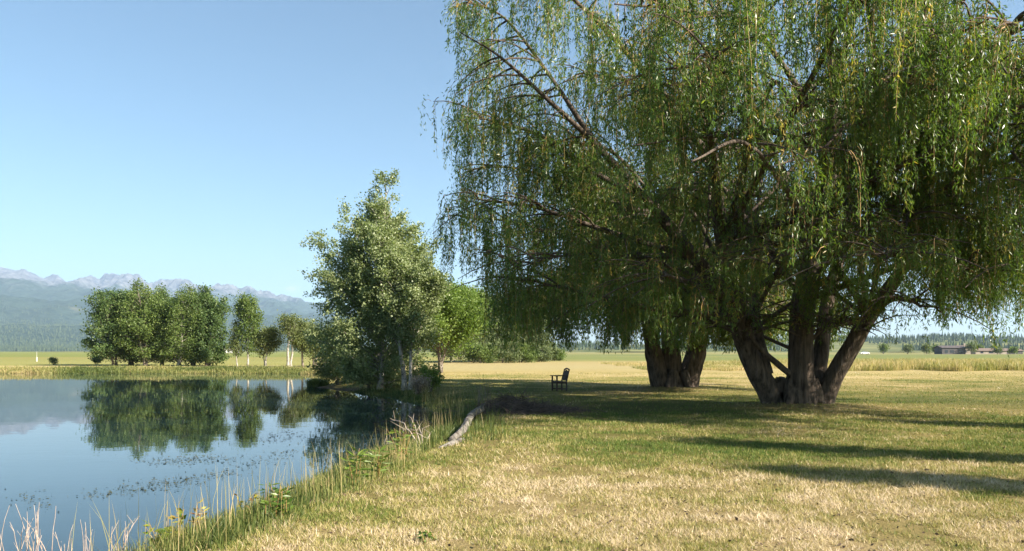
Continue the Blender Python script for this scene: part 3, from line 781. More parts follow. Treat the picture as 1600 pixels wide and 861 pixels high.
w1_limbs = [
    [PP(1148, 470, 23.3, .24), PP(1085, 402, 22.3, .19), PP(1010, 312, 21.2, .125), PP(930, 225, 20.2, .08), PP(850, 150, 19.4, .05), PP(780, 88, 19.0, .03), PP(718, 50, 18.8, .012)],
    [PP(1085, 402, 22.3, .13), PP(1040, 345, 22.6, .11), PP(965, 320, 22.8, .09), PP(885, 288, 23.1, .06), PP(800, 262, 23.4, .03), PP(725, 265, 23.6, .015)],
    [PP(1155, 500, 23.6, .14), PP(1095, 490, 22.7, .11), PP(1010, 480, 21.8, .08), PP(920, 460, 21.2, .05), PP(835, 440, 20.8, .025), PP(765, 430, 20.6, .012)],
    [PP(1010, 312, 21.2, .09), PP(930, 270, 21.6, .07), PP(850, 215, 22.0, .05), PP(775, 190, 22.4, .03), PP(712, 180, 22.6, .012)],
    [PP(1112, 250, 21.9, .12), PP(1030, 140, 20.5, .09), PP(940, 40, 19.2, .06), PP(860, -30, 18.2, .03), PP(810, -50, 17.8, .015)],
    [PP(1272, 390, 23.9, .16), PP(1285, 260, 21.5, .13), PP(1310, 120, 18.8, .09), PP(1340, 10, 16.2, .05), PP(1360, -20, 14.2, .02)],
    [PP(1410, 420, 23.0, .13), PP(1440, 300, 20.8, .10), PP(1490, 180, 18.3, .07), PP(1560, 70, 15.8, .04), PP(1600, 40, 14.0, .02)],
    [PP(1475, 330, 22.4, .11), PP(1545, 300, 21.8, .08), PP(1640, 280, 21.2, .05), PP(1720, 290, 20.9, .02)],
    [PP(1358, 495, 23.5, .10), PP(1310, 507, 22.8, .07), PP(1290, 512, 22.2, .04)],
    [PP(1292, 320, 24.0, .15), PP(1340, 250, 22.0, .11), PP(1400, 170, 19.8, .08), PP(1450, 110, 17.6, .05), PP(1490, 110, 15.8, .02)],
    [PP(1130, 380, 22.6, .12), PP(1120, 300, 20.3, .10), PP(1110, 200, 17.8, .07), PP(1110, 110, 15.4, .04), PP(1115, 90, 13.8, .02)],
    [PP(1085, 402, 22.3, .10), PP(960, 365, 21.5, .07), PP(840, 325, 21.0, .04), PP(738, 310, 20.8, .015)],
    [PP(1085, 402, 22.6, .10), PP(980, 395, 23.4, .07), PP(880, 368, 24.2, .045), PP(790, 345, 24.8, .03), PP(722, 340, 25.0, .012)],
    [PP(930, 225, 20.2, .07), PP(860, 120, 20.4, .05), PP(790, 30, 20.6, .03), PP(735, 5, 20.6, .012)],
    [PP(1440, 380, 22.7, .09), PP(1430, 330, 21.0, .07), PP(1420, 330, 19.2, .04), PP(1415, 370, 18.2, .015)],
    [PP(1440, 380, 22.7, .09), PP(1480, 370, 21.5, .07), PP(1510, 380, 20.0, .04), PP(1530, 410, 19.2, .015)],
    [PP(1358, 495, 23.5, .10), PP(1390, 470, 21.5, .07), PP(1420, 470, 19.5, .04), PP(1440, 480, 18.5, .015)],
    [PP(1410, 420, 23.0, .10), PP(1450, 400, 21.0, .07), PP(1500, 410, 19.0, .04), PP(1540, 440, 18.0, .015)],
    [PP(1410, 420, 23.0, .10), PP(1480, 410, 24.0, .07), PP(1560, 420, 25.0, .04), PP(1620, 440, 25.5, .015)],
    [PP(1410, 420, 23.0, .10), PP(1400, 380, 20.0, .07), PP(1390, 390, 17.5, .04), PP(1385, 410, 16.5, .015)],
    [PP(1475, 330, 22.4, .10), PP(1520, 350, 20.5, .06), PP(1570, 380, 18.5, .04), PP(1590, 420, 17.8, .015)],
    [PP(1272, 390, 23.9, .10), PP(1240, 370, 21.5, .06), PP(1215, 390, 19.5, .03), PP(1200, 420, 18.6, .015)],
    [PP(1256, 470, 23.9, .08), PP(1290, 440, 22.0, .05), PP(1310, 450, 20.6, .02)],
    [PP(1155, 500, 23.6, .10), PP(1060, 450, 24.5, .07), PP(960, 430, 25.5, .05), PP(860, 430, 26.5, .03), PP(800, 440, 27.0, .015)],
    [PP(1150, 480, 23.4, .10), PP(1080, 430, 22.0, .07), PP(980, 400, 21.0, .05), PP(880, 400, 20.2, .03), PP(800, 420, 19.8, .015)],
    [PP(1148, 470, 23.3, .10), PP(1120, 460, 21.6, .08), PP(1075, 440, 19.8, .05), PP(1040, 430, 18.4, .025)],
]
rw = np.random.default_rng(77)
w1_extra = []
for kk in range(38):
    st = w1_stems[kk % 4]; row = np.array(st[rw.integers(4, 7) if kk % 3 else 3])
    az = kk * 2.399 + rw.uniform(-.3, .3)
    R = rw.uniform(3.5, 9.8); zt = rw.uniform(3.2, 12.5)
    if math.sin(az) < -.2: R *= 1.05
    c = np.array([W1[0], W1[1], 0.0])
    tip = c + np.array([math.cos(az) * R, math.sin(az) * R, zt])
    p0 = row[:3]; pm = p0 * .45 + tip * .55 + np.array([0, 0, rw.uniform(.6, 2.0)]); pm2 = p0 * .2 + tip * .8 + np.array([0, 0, rw.uniform(.5, 1.4)])
    w1_extra.append([[*p0, .075], [*pm, .05], [*pm2, .03], [*tip, .012]])


for kk in range(24):
    st = w1_stems[(1, 3, 2, 0)[kk % 4]]; row = np.array(st[rw.integers(3, 6)])
    az = math.radians(rw.uniform(-128, -20)); R = rw.uniform(8.5, 13.3) if az < -.8 else rw.uniform(8, 11); zt = rw.uniform(4.4, 9.0)
    tip = np.array([W1[0] + math.cos(az) * R, W1[1] + math.sin(az) * R, zt])
    p0 = row[:3]; pm = p0 * .45 + tip * .55 + np.array([0, 0, rw.uniform(.6, 2.0)]); pm2 = p0 * .2 + tip * .8 + np.array([0, 0, rw.uniform(.5, 1.4)])
    w1_extra.append([[*p0, .10], [*pm, .065], [*pm2, .04], [*tip, .015]])
for kk in range(8):
    st = w1_stems[kk % 2]; row = np.array(st[2 if kk % 2 == 1 else 3])
    az = kk * 2.399 + rw.uniform(-.4, .4); R = rw.uniform(1.6, 4.6)
    p0 = row[:3]; tip = p0 + np.array([math.cos(az) * R, math.sin(az) * R, rw.uniform(.0, .9)]); pm = (p0 + tip) / 2 + np.array([0, 0, rw.uniform(.3, .8)])
    w1_extra.append([[*p0, .06], [*pm, .035], [*tip, .012]])


def w1_zmin(p, r):
    n = len(p)
    z = 1.55 + .9 * r.uniform(0, 1, n) ** 1.6 + 3.0 * np.clip(fbm(p[:, 0] * .7, p[:, 1] * .7, 4, 2) - .32, 0, 1) + .7 * sstep(11, 16, p[:, 0])
    z += 1.7 * sstep(-.3, -1.2, p[:, 0])
    z += 1.3 * sstep(16.5, 12.5, p[:, 1]) * r.uniform(.5, 1.6, n)
    mid = sstep(3.2, 5.2, p[:, 0]) * sstep(10.5, 8.5, p[:, 0]) * sstep(22.8, 20.5, p[:, 1])
    z += mid * (.2 + 1.3 * r.uniform(0, 1, n) ** 1.4)
    near_trunk = np.hypot(p[:, 0] - W1[0], p[:, 1] - W1[1])
    return z


willow('willow_tree', 'great multi-stemmed weeping willow filling the right of the picture', (W1[0], W1[1], .05), w1_stems, w1_limbs, w1_extra, w1_zmin,
       .120, .026, .032, 21, 16, 5, (M['willow_bark'], M['limb_bark'], M['willow_leaf']),
       lambda p: ((p[0] - W1[0]) / 11.0) ** 2 + ((p[1] - W1[1]) / (14.0 if p[1] < W1[1] else 11.0)) ** 2 < 1.0 and p[1] > 10.3, 'weeping willows on the lawn', 'main')

S2 = 35.2
w2_stems = [
    [PP(1040, 614, S2, .70), PP(1030, 590, S2 - .2, .48), PP(1022, 555, S2 - .4, .40), PP(1012, 500, S2 - .8, .33), PP(985, 430, S2 - 1.2, .25), PP(950, 350, S2 - 1.6, .17), PP(915, 260, S2 - 2, .09)],
    [PP(1055, 614, S2, .75), PP(1052, 590, S2, .55), PP(1048, 555, S2, .46), PP(1045, 500, S2, .38), PP(1050, 420, S2, .30), PP(1060, 320, S2 + .2, .2), PP(1070, 220, S2 + .4, .1)],
    [PP(1068, 614, S2, .70), PP(1080, 590, S2 - .1, .46), PP(1089, 555, S2 - .3, .40), PP(1098, 500, S2 - .6, .33), PP(1120, 420, S2 - 1, .24), PP(1155, 330, S2 - 1.5, .15), PP(1195, 240, S2 - 2, .08)],
    [PP(1062, 605, S2 + .5, .45), PP(1072, 575, S2 + .7, .28), PP(1082, 535, S2 + 1.0, .24), PP(1090, 440, S2 + 1.8, .17), PP(1100, 340, S2 + 2.4, .1)],
]
w2_extra = []
for kk in range(30):
    st = w2_stems[kk % 4]; row = np.array(st[rw.integers(3, 5)])
    az = kk * 2.399 + rw.uniform(-.3, .3)
    R = rw.uniform(4.0, 8.2); zt = rw.uniform(3.6, 10.5)
    tip = np.array([W2[0] + math.cos(az) * R, W2[1] + math.sin(az) * R, zt])
    p0 = row[:3]; pm = p0 * .45 + tip * .55 + np.array([0, 0, rw.uniform(.6, 1.6)]); pm2 = p0 * .2 + tip * .8 + np.array([0, 0, rw.uniform(.4, 1.1)])
    w2_extra.append([[*p0, .13], [*pm, .08], [*pm2, .05], [*tip, .018]])
for kk in range(22):
    st = w2_stems[kk % 3]; row = np.array(st[3])
    az = math.radians(rw.uniform(-170, 10)) if kk % 3 else rw.uniform(0, 6.28); R = rw.uniform(1.5, 6.5)
    p0 = row[:3]; tip = p0 + np.array([math.cos(az) * R, math.sin(az) * R, rw.uniform(-.2, 1.4)]); pm = (p0 + tip) / 2 + np.array([0, 0, rw.uniform(.3, .8)])
    w2_extra.append([[*p0, .08], [*pm, .05], [*tip, .015]])
willow('willow_tree', 'second weeping willow with short thick trunk behind the chair', (W2[0], W2[1], .05), w2_stems, [], w2_extra,
       lambda p, r: r.uniform(1.6, 2.25, len(p)), .19, .045, .055, 20, 19, 6, (M['willow_bark'], M['limb_bark'], M['willow_leaf_far']),
       lambda p: np.hypot(p[0] - W2[0], p[1] - W2[1]) < 8.8, 'weeping willows on the lawn')

# ------------------------------------------------------------------ garden chair
g = G(874, 610.5)
cz = float(height(np.array([g[0]]), np.array([g[1]]))[0])
fwd = np.array([-.945, -.327]); rz = math.atan2(fwd[1], fwd[0])
ch = thing('garden_chair', (g[0], g[1], cz), 'dark brown wooden garden armchair alone in the willow shade', 'chair', rz=rz)   # local +x = front
W_, D_ = .58, .50
for sx, sy in ((1, 1), (1, -1)):
    b_ = MB(); b_.box((D_ / 2 - .03, sy * (W_ / 2 - .03), .315), (.058, .058, .65)); b_.build('leg', M['chair_wood'], ch)
for sy in (1, -1):
    b_ = MB(); b_.tube([[-D_ / 2 + .02, sy * (W_ / 2 - .03), -.01], [-D_ / 2 + .03, sy * (W_ / 2 - .03), .42], [-D_ / 2 - .10, sy * (W_ / 2 - .03), .92]], [.036, .036, .03], 4); b_.build('leg', M['chair_wood'], ch)
    b_ = MB(); b_.box((.02, sy * (W_ / 2 - .03), .655), (D_ + .10, .085, .032)); b_.build('arm', M['chair_wood'], ch)
    b_ = MB(); b_.box((0, sy * (W_ / 2 - .03), .37), (D_ - .09, .035, .085)); b_.build('side_rail', M['chair_wood'], ch)
    b_ = MB(); b_.box((0, sy * (W_ / 2 - .03), .10), (D_ - .09, .03, .045)); b_.build('stretcher', M['chair_wood'], ch)
b_ = MB(); b_.box((D_ / 2 - .03, 0, .37), (.03, W_ - .12, .085)); b_.build('front_rail', M['chair_wood'], ch)
b_ = MB()
for kk in range(6): b_.box((D_ / 2 - .01 - kk * .083, 0, .425 - .004 * kk), (.072, W_ - .015 if kk else W_, .022))
b_.build('seat', M['chair_slat'], ch)
bk = MB()
for kk in range(9):
    yv = (kk - 4) * .052
    bk.tube([[-D_ / 2 + .02, yv, .47], [-D_ / 2 - .085, yv, .88 + .03 * math.cos(kk - 4)]], .021, 4)
bk.tube([[-D_ / 2 + .018, -.25, .475], [-D_ / 2 + .018, .25, .475]], .027, 4)
back = bk.build('backrest', M['chair_slat'], ch)
tr = MB()
tr.tube([[-D_ / 2 - .10, yv, .905 + .055 * math.cos(yv / .25 * 1.5)] for yv in np.linspace(-.27, .27, 9)], .034, 6)
tr.build('top_rail', M['chair_wood'], ch)

# ------------------------------------------------------------------ grass as real blades
def ground_blades(x, y, h, w, dryv, r, lean=.8, off=-.004):
    n = len(x); z = height(x, y) + off
    az = r.uniform(0, 6.28, n); ln = np.abs(r.normal(lean, .38, n)).clip(0, 1.5)
    tip = np.stack([np.cos(az) * np.sin(ln) * h, np.sin(az) * np.sin(ln) * h, np.cos(ln) * h + .004], 1)
    fa = r.uniform(0, 6.28, n); sd = np.stack([np.cos(fa) * w / 2, np.sin(fa) * w / 2, np.zeros(n)], 1)
    p = np.stack([x, y, z], 1)
    v = np.stack([p - sd, p + sd, p + tip], 1).reshape(-1, 3)
    return v, np.arange(n * 3).reshape(n, 3), np.repeat(dryv, 3)


r = np.random.default_rng(2)
lb = MB()
n = 800000
yy = 1 / r.uniform(1 / 62.0, 1 / 5.6, n); aa = r.uniform(-90, 1690, n)      # evenly seen, thinner with distance
yy = np.where(r.uniform(size=n) < .35, r.uniform(5.6, 22, n), yy)
xx = (aa - 800) * yy / F
sd_ = shore_sd(xx, yy); k = (sd_ > .12 + (.75 + r.normal(0, .18, n)) * sstep(19, 15, yy)) & (fbm(xx * 2.3, yy * 2.3, 66, 3) + r.normal(0, .07, n) > .36)
xx, yy = xx[k], yy[k]; n = len(xx)
tuft = fbm(xx * 3.1, yy * 3.1, 61, 3)
dd = np.clip(dryness(xx, yy) + r.normal(0, .19, n) + (tuft - .5) * .7, 0, 1)
hh = (.018 + .034 * r.uniform(size=n) + .034 * dd * r.uniform(size=n)) * (1 + yy / 60) * (.6 + .9 * tuft)
v, t, at = ground_blades(xx, yy, hh, np.where(r.uniform(size=n) < .5, .0036, .0052) * (1 + yy / 9), dd, r, .45 + .85 * dd)
lb.add(v, None, t, tint=at)
tag(lb.build('lawn_grass', M['grass_blade']), 'short mown grass, straw coloured in front and greener under the willows', 'grass', kind='stuff')


def curved_blades(mb, x, y, h, w, tint, r, lean=.35, z=None):
    n = len(x); z = height(x, y) - .01 if z is None else z
    az = r.uniform(0, 6.28, n); ln = np.abs(r.normal(0, lean, n))
    base = np.stack([x, y, z], 1); hd = np.stack([np.cos(az), np.sin(az), np.zeros(n)], 1)
    fa = r.uniform(0, 6.28, n); sd = np.stack([np.cos(fa), np.sin(fa), np.zeros(n)], 1) * (w / 2)[:, None]
    rows = []
    for u in (0, .4, .75):
        c = base + np.stack([np.zeros(n), np.zeros(n), h * u * (1 - .12 * ln * u)], 1) + hd * (h * ln * u * u)[:, None]
        rows += [c - sd * (1 - .5 * u), c + sd * (1 - .5 * u)]
    tipc = base + np.stack([np.zeros(n), np.zeros(n), h * np.clip(1 - .25 * ln, .4, 1)], 1) + hd * (h * ln)[:, None]
    v = np.stack(rows + [tipc], 1).reshape(-1, 3); o = np.arange(n)[:, None] * 7
    q = np.concatenate([o + np.array([[0, 1, 3, 2]]), o + np.array([[2, 3, 5, 4]])]); t = o + np.array([[4, 5, 6]])
    mb.add(v, q, t, tint=np.repeat(tint, 7))


# near bank: tall mixed grass along the water edge
rb = MB()
n = 44000
i = r.choice(16, n, p=np.array([0, .4, 1.1, 1.3, 1.2, 1.2, 1.1, 1, 1, 1, 1, 1, 1, 1, 1, 1]) / 15.3); f = r.uniform(size=n)
pt = SHORE[i] * (1 - f)[:, None] + SHORE[i + 1] * f[:, None]
seg = SHORE[i + 1] - SHORE[i]; nr = np.stack([seg[:, 1], -seg[:, 0]], 1); nr /= np.linalg.norm(nr, axis=1)[:, None]
off = r.normal(.42, .50, n) - .28 * (i > 8)
pt = pt + nr * off[:, None]
sdp = shore_sd(pt[:, 0], pt[:, 1])
k = (sdp > np.where(pt[:, 1] < 10, -1.1, -.5)) & (sdp < 1.6) & (fbm(pt[:, 0] * 1.2, pt[:, 1] * 1.2, 15, 3) + r.normal(0, .1, n) > .40) & (np.abs(pt[:, 0] - np.interp(pt[:, 1], [13.5, 14.2, 22.4], [-1.25, -1.2, -.77])) > .2)
pt = pt[k]; sdp = sdp[k]; n = len(pt)
hg = r.uniform(.10, .36, n) * np.exp(-((sdp - .3) / .8) ** 2) * (.7 + .9 * fbm(pt[:, 0], pt[:, 1], 23, 2)) + .05
hg = hg * (1 - .45 * sstep(14.5, 17, pt[:, 1]))
dk = np.clip(.42 + 1.1 * (fbm(pt[:, 0] * 1.7, pt[:, 1] * 1.7, 91, 3) - .5) + r.normal(0, .2, n) - .25 * sstep(15, 20, pt[:, 1]), 0, 1)
curved_blades(rb, pt[:, 0], pt[:, 1], hg, .006 * (1 + pt[:, 1] / 16), dk, r, .35)
# a few tall seed stalks
n = 900; j = r.integers(0, len(pt), n)
curved_blades(rb, pt[j, 0], pt[j, 1], r.uniform(.45, .85, n), np.full(n, .006), r.uniform(.7, 1, n), r, .22)
tag(rb.build('bank_grass', M['reed_blade']), 'tall green and straw coloured grass along the water edge', 'grass', kind='stuff')

# dark lush grass by the log and round the inlet
rb = MB(); n = 15000
xx = r.uniform(-2.6, 1.2, n); yy = r.uniform(14.5, 27, n)
edge_l = np.interp(yy, [14, 18, 22, 26, 30], [-1.6, -1.9, -2.1, -2.3, -2.7])
lx = np.interp(yy, [13.5, 14.2, 22.4], [-1.25, -1.2, -.77]); k = (np.abs(xx - lx - .05) > .17) & ((xx < lx) | (r.uniform(size=n) < .45)) & (xx > edge_l) & (xx < edge_l + 1.9 * r.uniform(size=n) + .1) & (shore_sd(xx, yy) > -.1)
xx, yy = xx[k], yy[k]; n = len(xx)
curved_blades(rb, xx, yy, r.uniform(.12, .38, n) * (.5 + fbm(xx, yy, 4, 2)), np.full(n, .014), np.clip(r.normal(.22, .15, n), 0, 1), r, .4)
tag(rb.build('inlet_grass', M['reed_blade']), 'lush dark green grass round the log and inlet', 'grass', kind='stuff')

# far bank reeds across the pond
rb = MB(); n = 30000
xx = r.uniform(-62, -15, n); yy = np.interp(xx, [-62, -45, -30, -20, -15], [74, 74.4, 74.8, 74, 68]) + r.normal(.9, .9, n)
k = shore_sd(xx, yy) > -.5; xx, yy = xx[k], yy[k]; n = len(xx)
curved_blades(rb, xx, yy, r.uniform(.12, .45, n) * (.4 + fbm(xx * .4, yy * .4, 6, 3)), np.full(n, .05), np.clip(.54 + .9 * (fbm(xx * .2, yy * .5, 2, 3) - .5) + r.normal(0, .12, n), 0, 1), r, .3)
tag(rb.build('far_bank_grass', M['reed_blade']), 'yellow green reeds fringing the far bank of the pond', 'grass', kind='stuff')

# tall dry grass strip beyond the lawn
rb = MB(); n = 60000
aa = r.uniform(860, 1680, n); yy = 68 + 42 * r.uniform(size=n) ** 1.4 + 10 * (fbm(aa / 60, aa * 0, 3, 3) - .5); xx = (aa - 800) * yy / F
k = (xx > 12) & (fbm(xx * .25, yy * .25, 14, 3) > .34 + .12 * (xx < 26)); xx, yy = xx[k], yy[k]; n = len(xx)
tall = .35 + .65 * sstep(24, 34, xx)
curved_blades(rb, xx, yy, r.uniform(.35, 1.0, n) * tall, np.full(n, .04), np.clip(.88 + .7 * (fbm(xx * .12, yy * .2, 8, 3) - .62) + r.normal(0, .1, n), .25, 1), r, .3)
tag(rb.build('dry_meadow_grass', M['reed_blade']), 'tall pinkish dry grass strip along the field edge', 'grass', kind='stuff')

# tussock at the tip of the point
tk = thing('grass_tussock', (*G(497, 601, -.3)[:2], -.42), 'rounded green grass tussock at the water edge', 'grass tussock')
rb = MB(); n = 2600
a_ = r.uniform(0, 6.28, n); q = np.sqrt(r.uniform(size=n)) * .62
curved_blades(rb, np.cos(a_) * q, np.sin(a_) * q, r.uniform(.3, .7, n) * (1 - .4 * q), np.full(n, .022), np.clip(r.normal(.25, .15, n), 0, 1), r, .5, z=np.zeros(n))
rb.build('blades', M['reed_blade'], tk)

# ------------------------------------------------------------------ leafy plants on the near bank
def leafy_plant(label, px, py, h, n_st, tint, seed, lw=.045, ll=.13, z=-.15):
    r_ = np.random.default_rng(seed); g_ = G(px, py, z)
    zz = float(height(np.array([g_[0]]), np.array([g_[1]]))[0])
    th = thing('leafy_plant', (g_[0], g_[1], zz - .01), label, 'plant', 'leafy plants on the near bank')
    sb, lf = MB(), MB()
    for s in range(n_st):
        az = r_.uniform(0, 6.28); ln = r_.uniform(.05, .45); hs = h * r_.uniform(.6, 1.0)
        u = np.linspace(0, 1, 7)[:, None]
        p0 = np.array([r_.normal(0, .05), r_.normal(0, .05), 0])
        path = p0 + np.array([math.cos(az) * ln * hs, math.sin(az) * ln * hs, 0]) * u ** 1.5 + np.array([0, 0, hs]) * u
        sb.tube(path, np.linspace(.006, .003, 7), 5)
        m_ = int(9 + 10 * hs); uu = r_.uniform(.2, 1, m_)
        pos = p0 + np.array([math.cos(az) * ln * hs, math.sin(az) * ln * hs, 0]) * uu[:, None] ** 1.5 + np.array([0, 0, hs]) * uu[:, None]
        aa_ = r_.uniform(0, 6.28, m_); d_ = np.stack([np.cos(aa_), np.sin(aa_), r_.uniform(-.2, .7, m_)], 1)
        leaves(lf, pos, d_, ll * r_.uniform(.6, 1.2, m_), lw * r_.uniform(.7, 1.2, m_), np.clip(r_.normal(tint[0], tint[1], m_), 0, 1), r_)
    sb.build('stems', M['willow_twig'], th); lf.build('leaves', M['weed_leaf'], th)


leafy_plant('leafy plant with yellow and reddish leaves at the bottom left water edge', 262, 866, .60, 8, (.62, .17), 1, .045, .10, -.3)
leafy_plant('reddish brown leaved plant right of the yellow leaved one', 318, 848, .50, 6, (.9, .18), 2, .032, .08, -.28)
leafy_plant('dark green bushy plant on the straw bank edge', 436, 828, .42, 9, (.2, .16), 3, .035, .10, -.15)
leafy_plant('rusty leaved weed behind the dark green bushy plant', 384, 822, .44, 5, (.85, .2), 4, .03, .07, -.25)
leafy_plant('pale green long leaved plant on the middle of the bank', 552, 766, .50, 5, (.34, .12), 5, .032, .19, -.15)
leafy_plant('pale green plant just right of the long leaved one', 592, 756, .40, 4, (.36, .12), 6, .03, .17, -.12)
leafy_plant('light green willowy seedling beside the dead branches', 628, 730, .62, 6, (.42, .12), 7, .03, .13, -.12)
leafy_plant('tiny green weed growing in the straw coloured foreground', 668, 846, .10, 5, (.2, .1), 8, .03, .06, 0)


def stalks(name, label, cat, loc, n_, h, spread_, mat, seed, lean=.25, rad=.0038, fork=.5, group=None):
    r_ = np.random.default_rng(seed); th = thing(name, loc, label, cat, group); sb = MB()
    for s in range(n_):
        az = r_.uniform(0, 6.28); hs = h * r_.uniform(.45, 1.0); ln = r_.normal(0, lean)
        p0 = np.array([r_.normal(0, spread_), r_.normal(0, spread_), -.02])
        u = np.linspace(0, 1, 6)[:, None]
        path = p0 + np.array([math.cos(az) * ln * hs, math.sin(az) * ln * hs, 0]) * u ** 1.4 + np.array([0, 0, hs]) * u + r_.normal(0, .012 * hs, (6, 3)) * u
        sb.tube(path, np.linspace(rad, rad * .45, 6), 5)
        while r_.uniform() < fork:
            f = r_.integers(2, 5); q = path[f]; a2 = r_.uniform(0, 6.28); l2 = hs * r_.uniform(.15, .4)
            sb.tube([q, q + np.array([math.cos(a2) * l2 * .5, math.sin(a2) * l2 * .5, l2 * .8])], [rad * .6, rad * .3], 4)
    sb.build('stalks', mat, th)
    return th


for i, (px, py, n_, h, lab) in enumerate([(18, 872, 9, .62, 'leftmost clump of bare pinkish dry stalks by the water'), (62, 872, 11, .66, 'tall clump of bare pale stalks in the bottom left corner'),
                                          (118, 868, 8, .48, 'thin clump of arching dry stalks right of the tall pale clump'), (180, 862, 6, .42, 'few bent dry stalks left of the yellow leaved plant')]):
    g_ = G(px, py, -.35)
    stalks('dry_stalks', lab, 'dry stalks', (g_[0], g_[1], -.42), n_, h, .10, M['dry_stalk'], 60 + i, group='dry stalks at the pond edge')

# ------------------------------------------------------------------ fallen log, brush pile, dead branches
lg = thing('fallen_log', (-1.0, 17.5, -.1), 'long pale barked fallen log lying along the bank', 'log')
a = G(703, 702, -.12); b_ = G(752, 652, -.05)
mbk = MB()
ctrl = [[a[0] + .02, a[1] + .1, .03, .07], [a[0] + .13, a[1] + 1.6, .07, .08], [a[0] + .16, a[1] + 3.6, .11, .095], [b_[0] - .16, b_[1] - 1.2, .13, .10], [b_[0], b_[1], .17, .12]]
sp = spline(ctrl, 70); mbk.tube(sp[:, :3], sp[:, 3] * .82, 16, rough=.55, seed=4)
mbk.build('trunk', M['log_bark'], lg, smooth=True, loc=(-1.0, 17.5, -.1))
mbk = MB(); mbk.tube([[b_[0] - .03, b_[1] - .3, .2], [b_[0] + .12, b_[1] - .15, .34]], [.04, .02], 7); mbk.build('branch_stub', M['log_bark'], lg, smooth=True, loc=(-1.0, 17.5, -.1))
lg2 = MB(); a2 = G(690, 712, -.15)
sp = spline([[a2[0] - .05, a2[1], -.12, .10], [a2[0] + .12, a2[1] + .35, -.05, .09], [a2[0] + .3, a2[1] + .95, .0, .07]], 16); lg2.tube(sp[:, :3], sp[:, 3], 12, rough=.45, seed=9)
tag(lg2.build('log_piece', M['log_bark'], smooth=True, loc=tuple(a2)), 'short broken pale log piece at the near end of the fallen log', 'log')

bp = thing('brush_pile', (0.1, 22.4, 0), 'low dark pile of brushwood and dead twigs in the willow shade', 'brush pile')
sb = MB(); r_ = np.random.default_rng(8)
for s in range(950):
    c = np.array([r_.normal(.15, .75), r_.normal(0, .55), 0]); hp = .42 * math.exp(-((c[0] + .25) / .75) ** 2 - (c[1] / .55) ** 2) + .10 * math.exp(-((c[0] - .9) / .8) ** 2)
    c[2] = r_.uniform(-.02, hp + .02)
    d = unit(np.array([r_.normal(), r_.normal() * .7, r_.normal() * .28])); L = r_.uniform(.12, .5)
    sb.tube([c - d * L, c + r_.normal(0, .03, 3), c + d * L], [.006, .009, .004], 4, cap=False)
sb.build('twigs', M['brush'], bp)
sb = MB(); ang = np.linspace(0, 6.283, 28)[:-1]
for kk, (rr, zz) in enumerate([(1.0, -.03), (.8, .16), (.5, .34), (.2, .42)]):
    pass
gridu = np.linspace(-1.7, 1.9, 30); gridv = np.linspace(-1.1, 1.1, 20); A, B = np.meshgrid(gridu, gridv)
hz = .32 * np.exp(-((A + .25) / .75) ** 2 - (B / .55) ** 2) + .08 * np.exp(-((A - .9) / .7) ** 2 - (B / .5) ** 2) - .04 + .05 * (fbm(A * 4, B * 4, 3, 2) - .5)
k = np.arange(19)[:, None] * 30 + np.arange(29)[None, :]
sb.add(np.stack([A.ravel(), B.ravel(), hz.ravel()], 1), np.stack([k, k + 1, k + 31, k + 30], -1).reshape(-1, 4))
sb.build('mound', M['brush'], bp, smooth=True)
stalks('bare_twigs', 'tall bare grey twigs standing at the left end of the brush pile', 'twigs', (-.72, 22.0, 0), 15, 1.15, .13, plain_mat('twig_grey', (.10, .075, .06), (.22, .17, .14), 4), 71, .22, .006, .6)

db = thing('dead_branch', (*G(662, 712, -.2)[:2], -.25), 'bleached dead branch forking out over the water edge', 'dead branch')
sb = MB(); r_ = np.random.default_rng(12)
for tgt, bend in (((-.72, .9, .62), .2), ((-.5, .2, .42), .25), ((-.35, .6, .75), .1), ((-.9, .6, .15), .15), ((.1, .5, .45), .1), ((-.25, 1.2, .5), .2)):
    t_ = np.array(tgt); u = np.linspace(0, 1, 9)[:, None]
    path = t_ * u + np.array([0, 0, bend]) * np.sin(u * np.pi) + r_.normal(0, .02, (9, 3)) * u
    sb.tube(path, np.linspace(.018, .005, 9), 6)
    for _ in range(3):
        q = path[r_.integers(3, 8)]; sb.tube([q, q + np.array([r_.normal(0, .14), r_.normal(0, .14), r_.uniform(.02, .2)])], [.006, .003], 4)
sb.build('twigs', M['dead_twig'], db, smooth=True)
db2 = MB(); g_ = G(652, 668, -.4)
for tgt in ((-1.3, .3, .10), (-.7, -.3, .12), (-.5, .5, .16)):
    t_ = np.array(tgt); u = np.linspace(0, 1, 7)[:, None]
    db2.tube(g_ + np.array([.6, 0, .02]) * (1 - u) + t_ * u + np.array([0, 0, .12]) * np.sin(u * np.pi), np.linspace(.016, .005, 7), 5)
tag(db2.build('dead_branch', M['brush'], smooth=True, loc=tuple(g_)), 'dark sunken branch lying in the shaded inlet', 'dead branch')

# ------------------------------------------------------------------ floating pond weed and litter
pw = MB(); r_ = np.random.default_rng(31)
cl = []
for (x0, y0, x1, y1, n_, sx, sy) in [(135, 775, 300, 752, 260, 16, 5), (240, 757, 375, 737, 200, 18, 4), (230, 722, 360, 716, 260, 24, 4), (380, 728, 470, 705, 120, 16, 5), (390, 690, 480, 678, 200, 18, 5), (30, 775, 90, 790, 60, 14, 7), (240, 655, 300, 652, 60, 20, 1)]:
    f_ = r_.uniform(size=n_)
    cl.append(np.stack([x0 + (x1 - x0) * f_ + r_.normal(0, sx, n_), y0 + (y1 - y0) * f_ + r_.normal(0, sy, n_)], 1))
cl = np.concatenate(cl)
d_ = F * (CAM_Z - WATER_Z) / (cl[:, 1] - HZ); x_ = (cl[:, 0] - 800) * d_ / F
k = shore_sd(x_, d_) < -.3; x_, d_ = x_[k], d_[k]; n = len(x_)
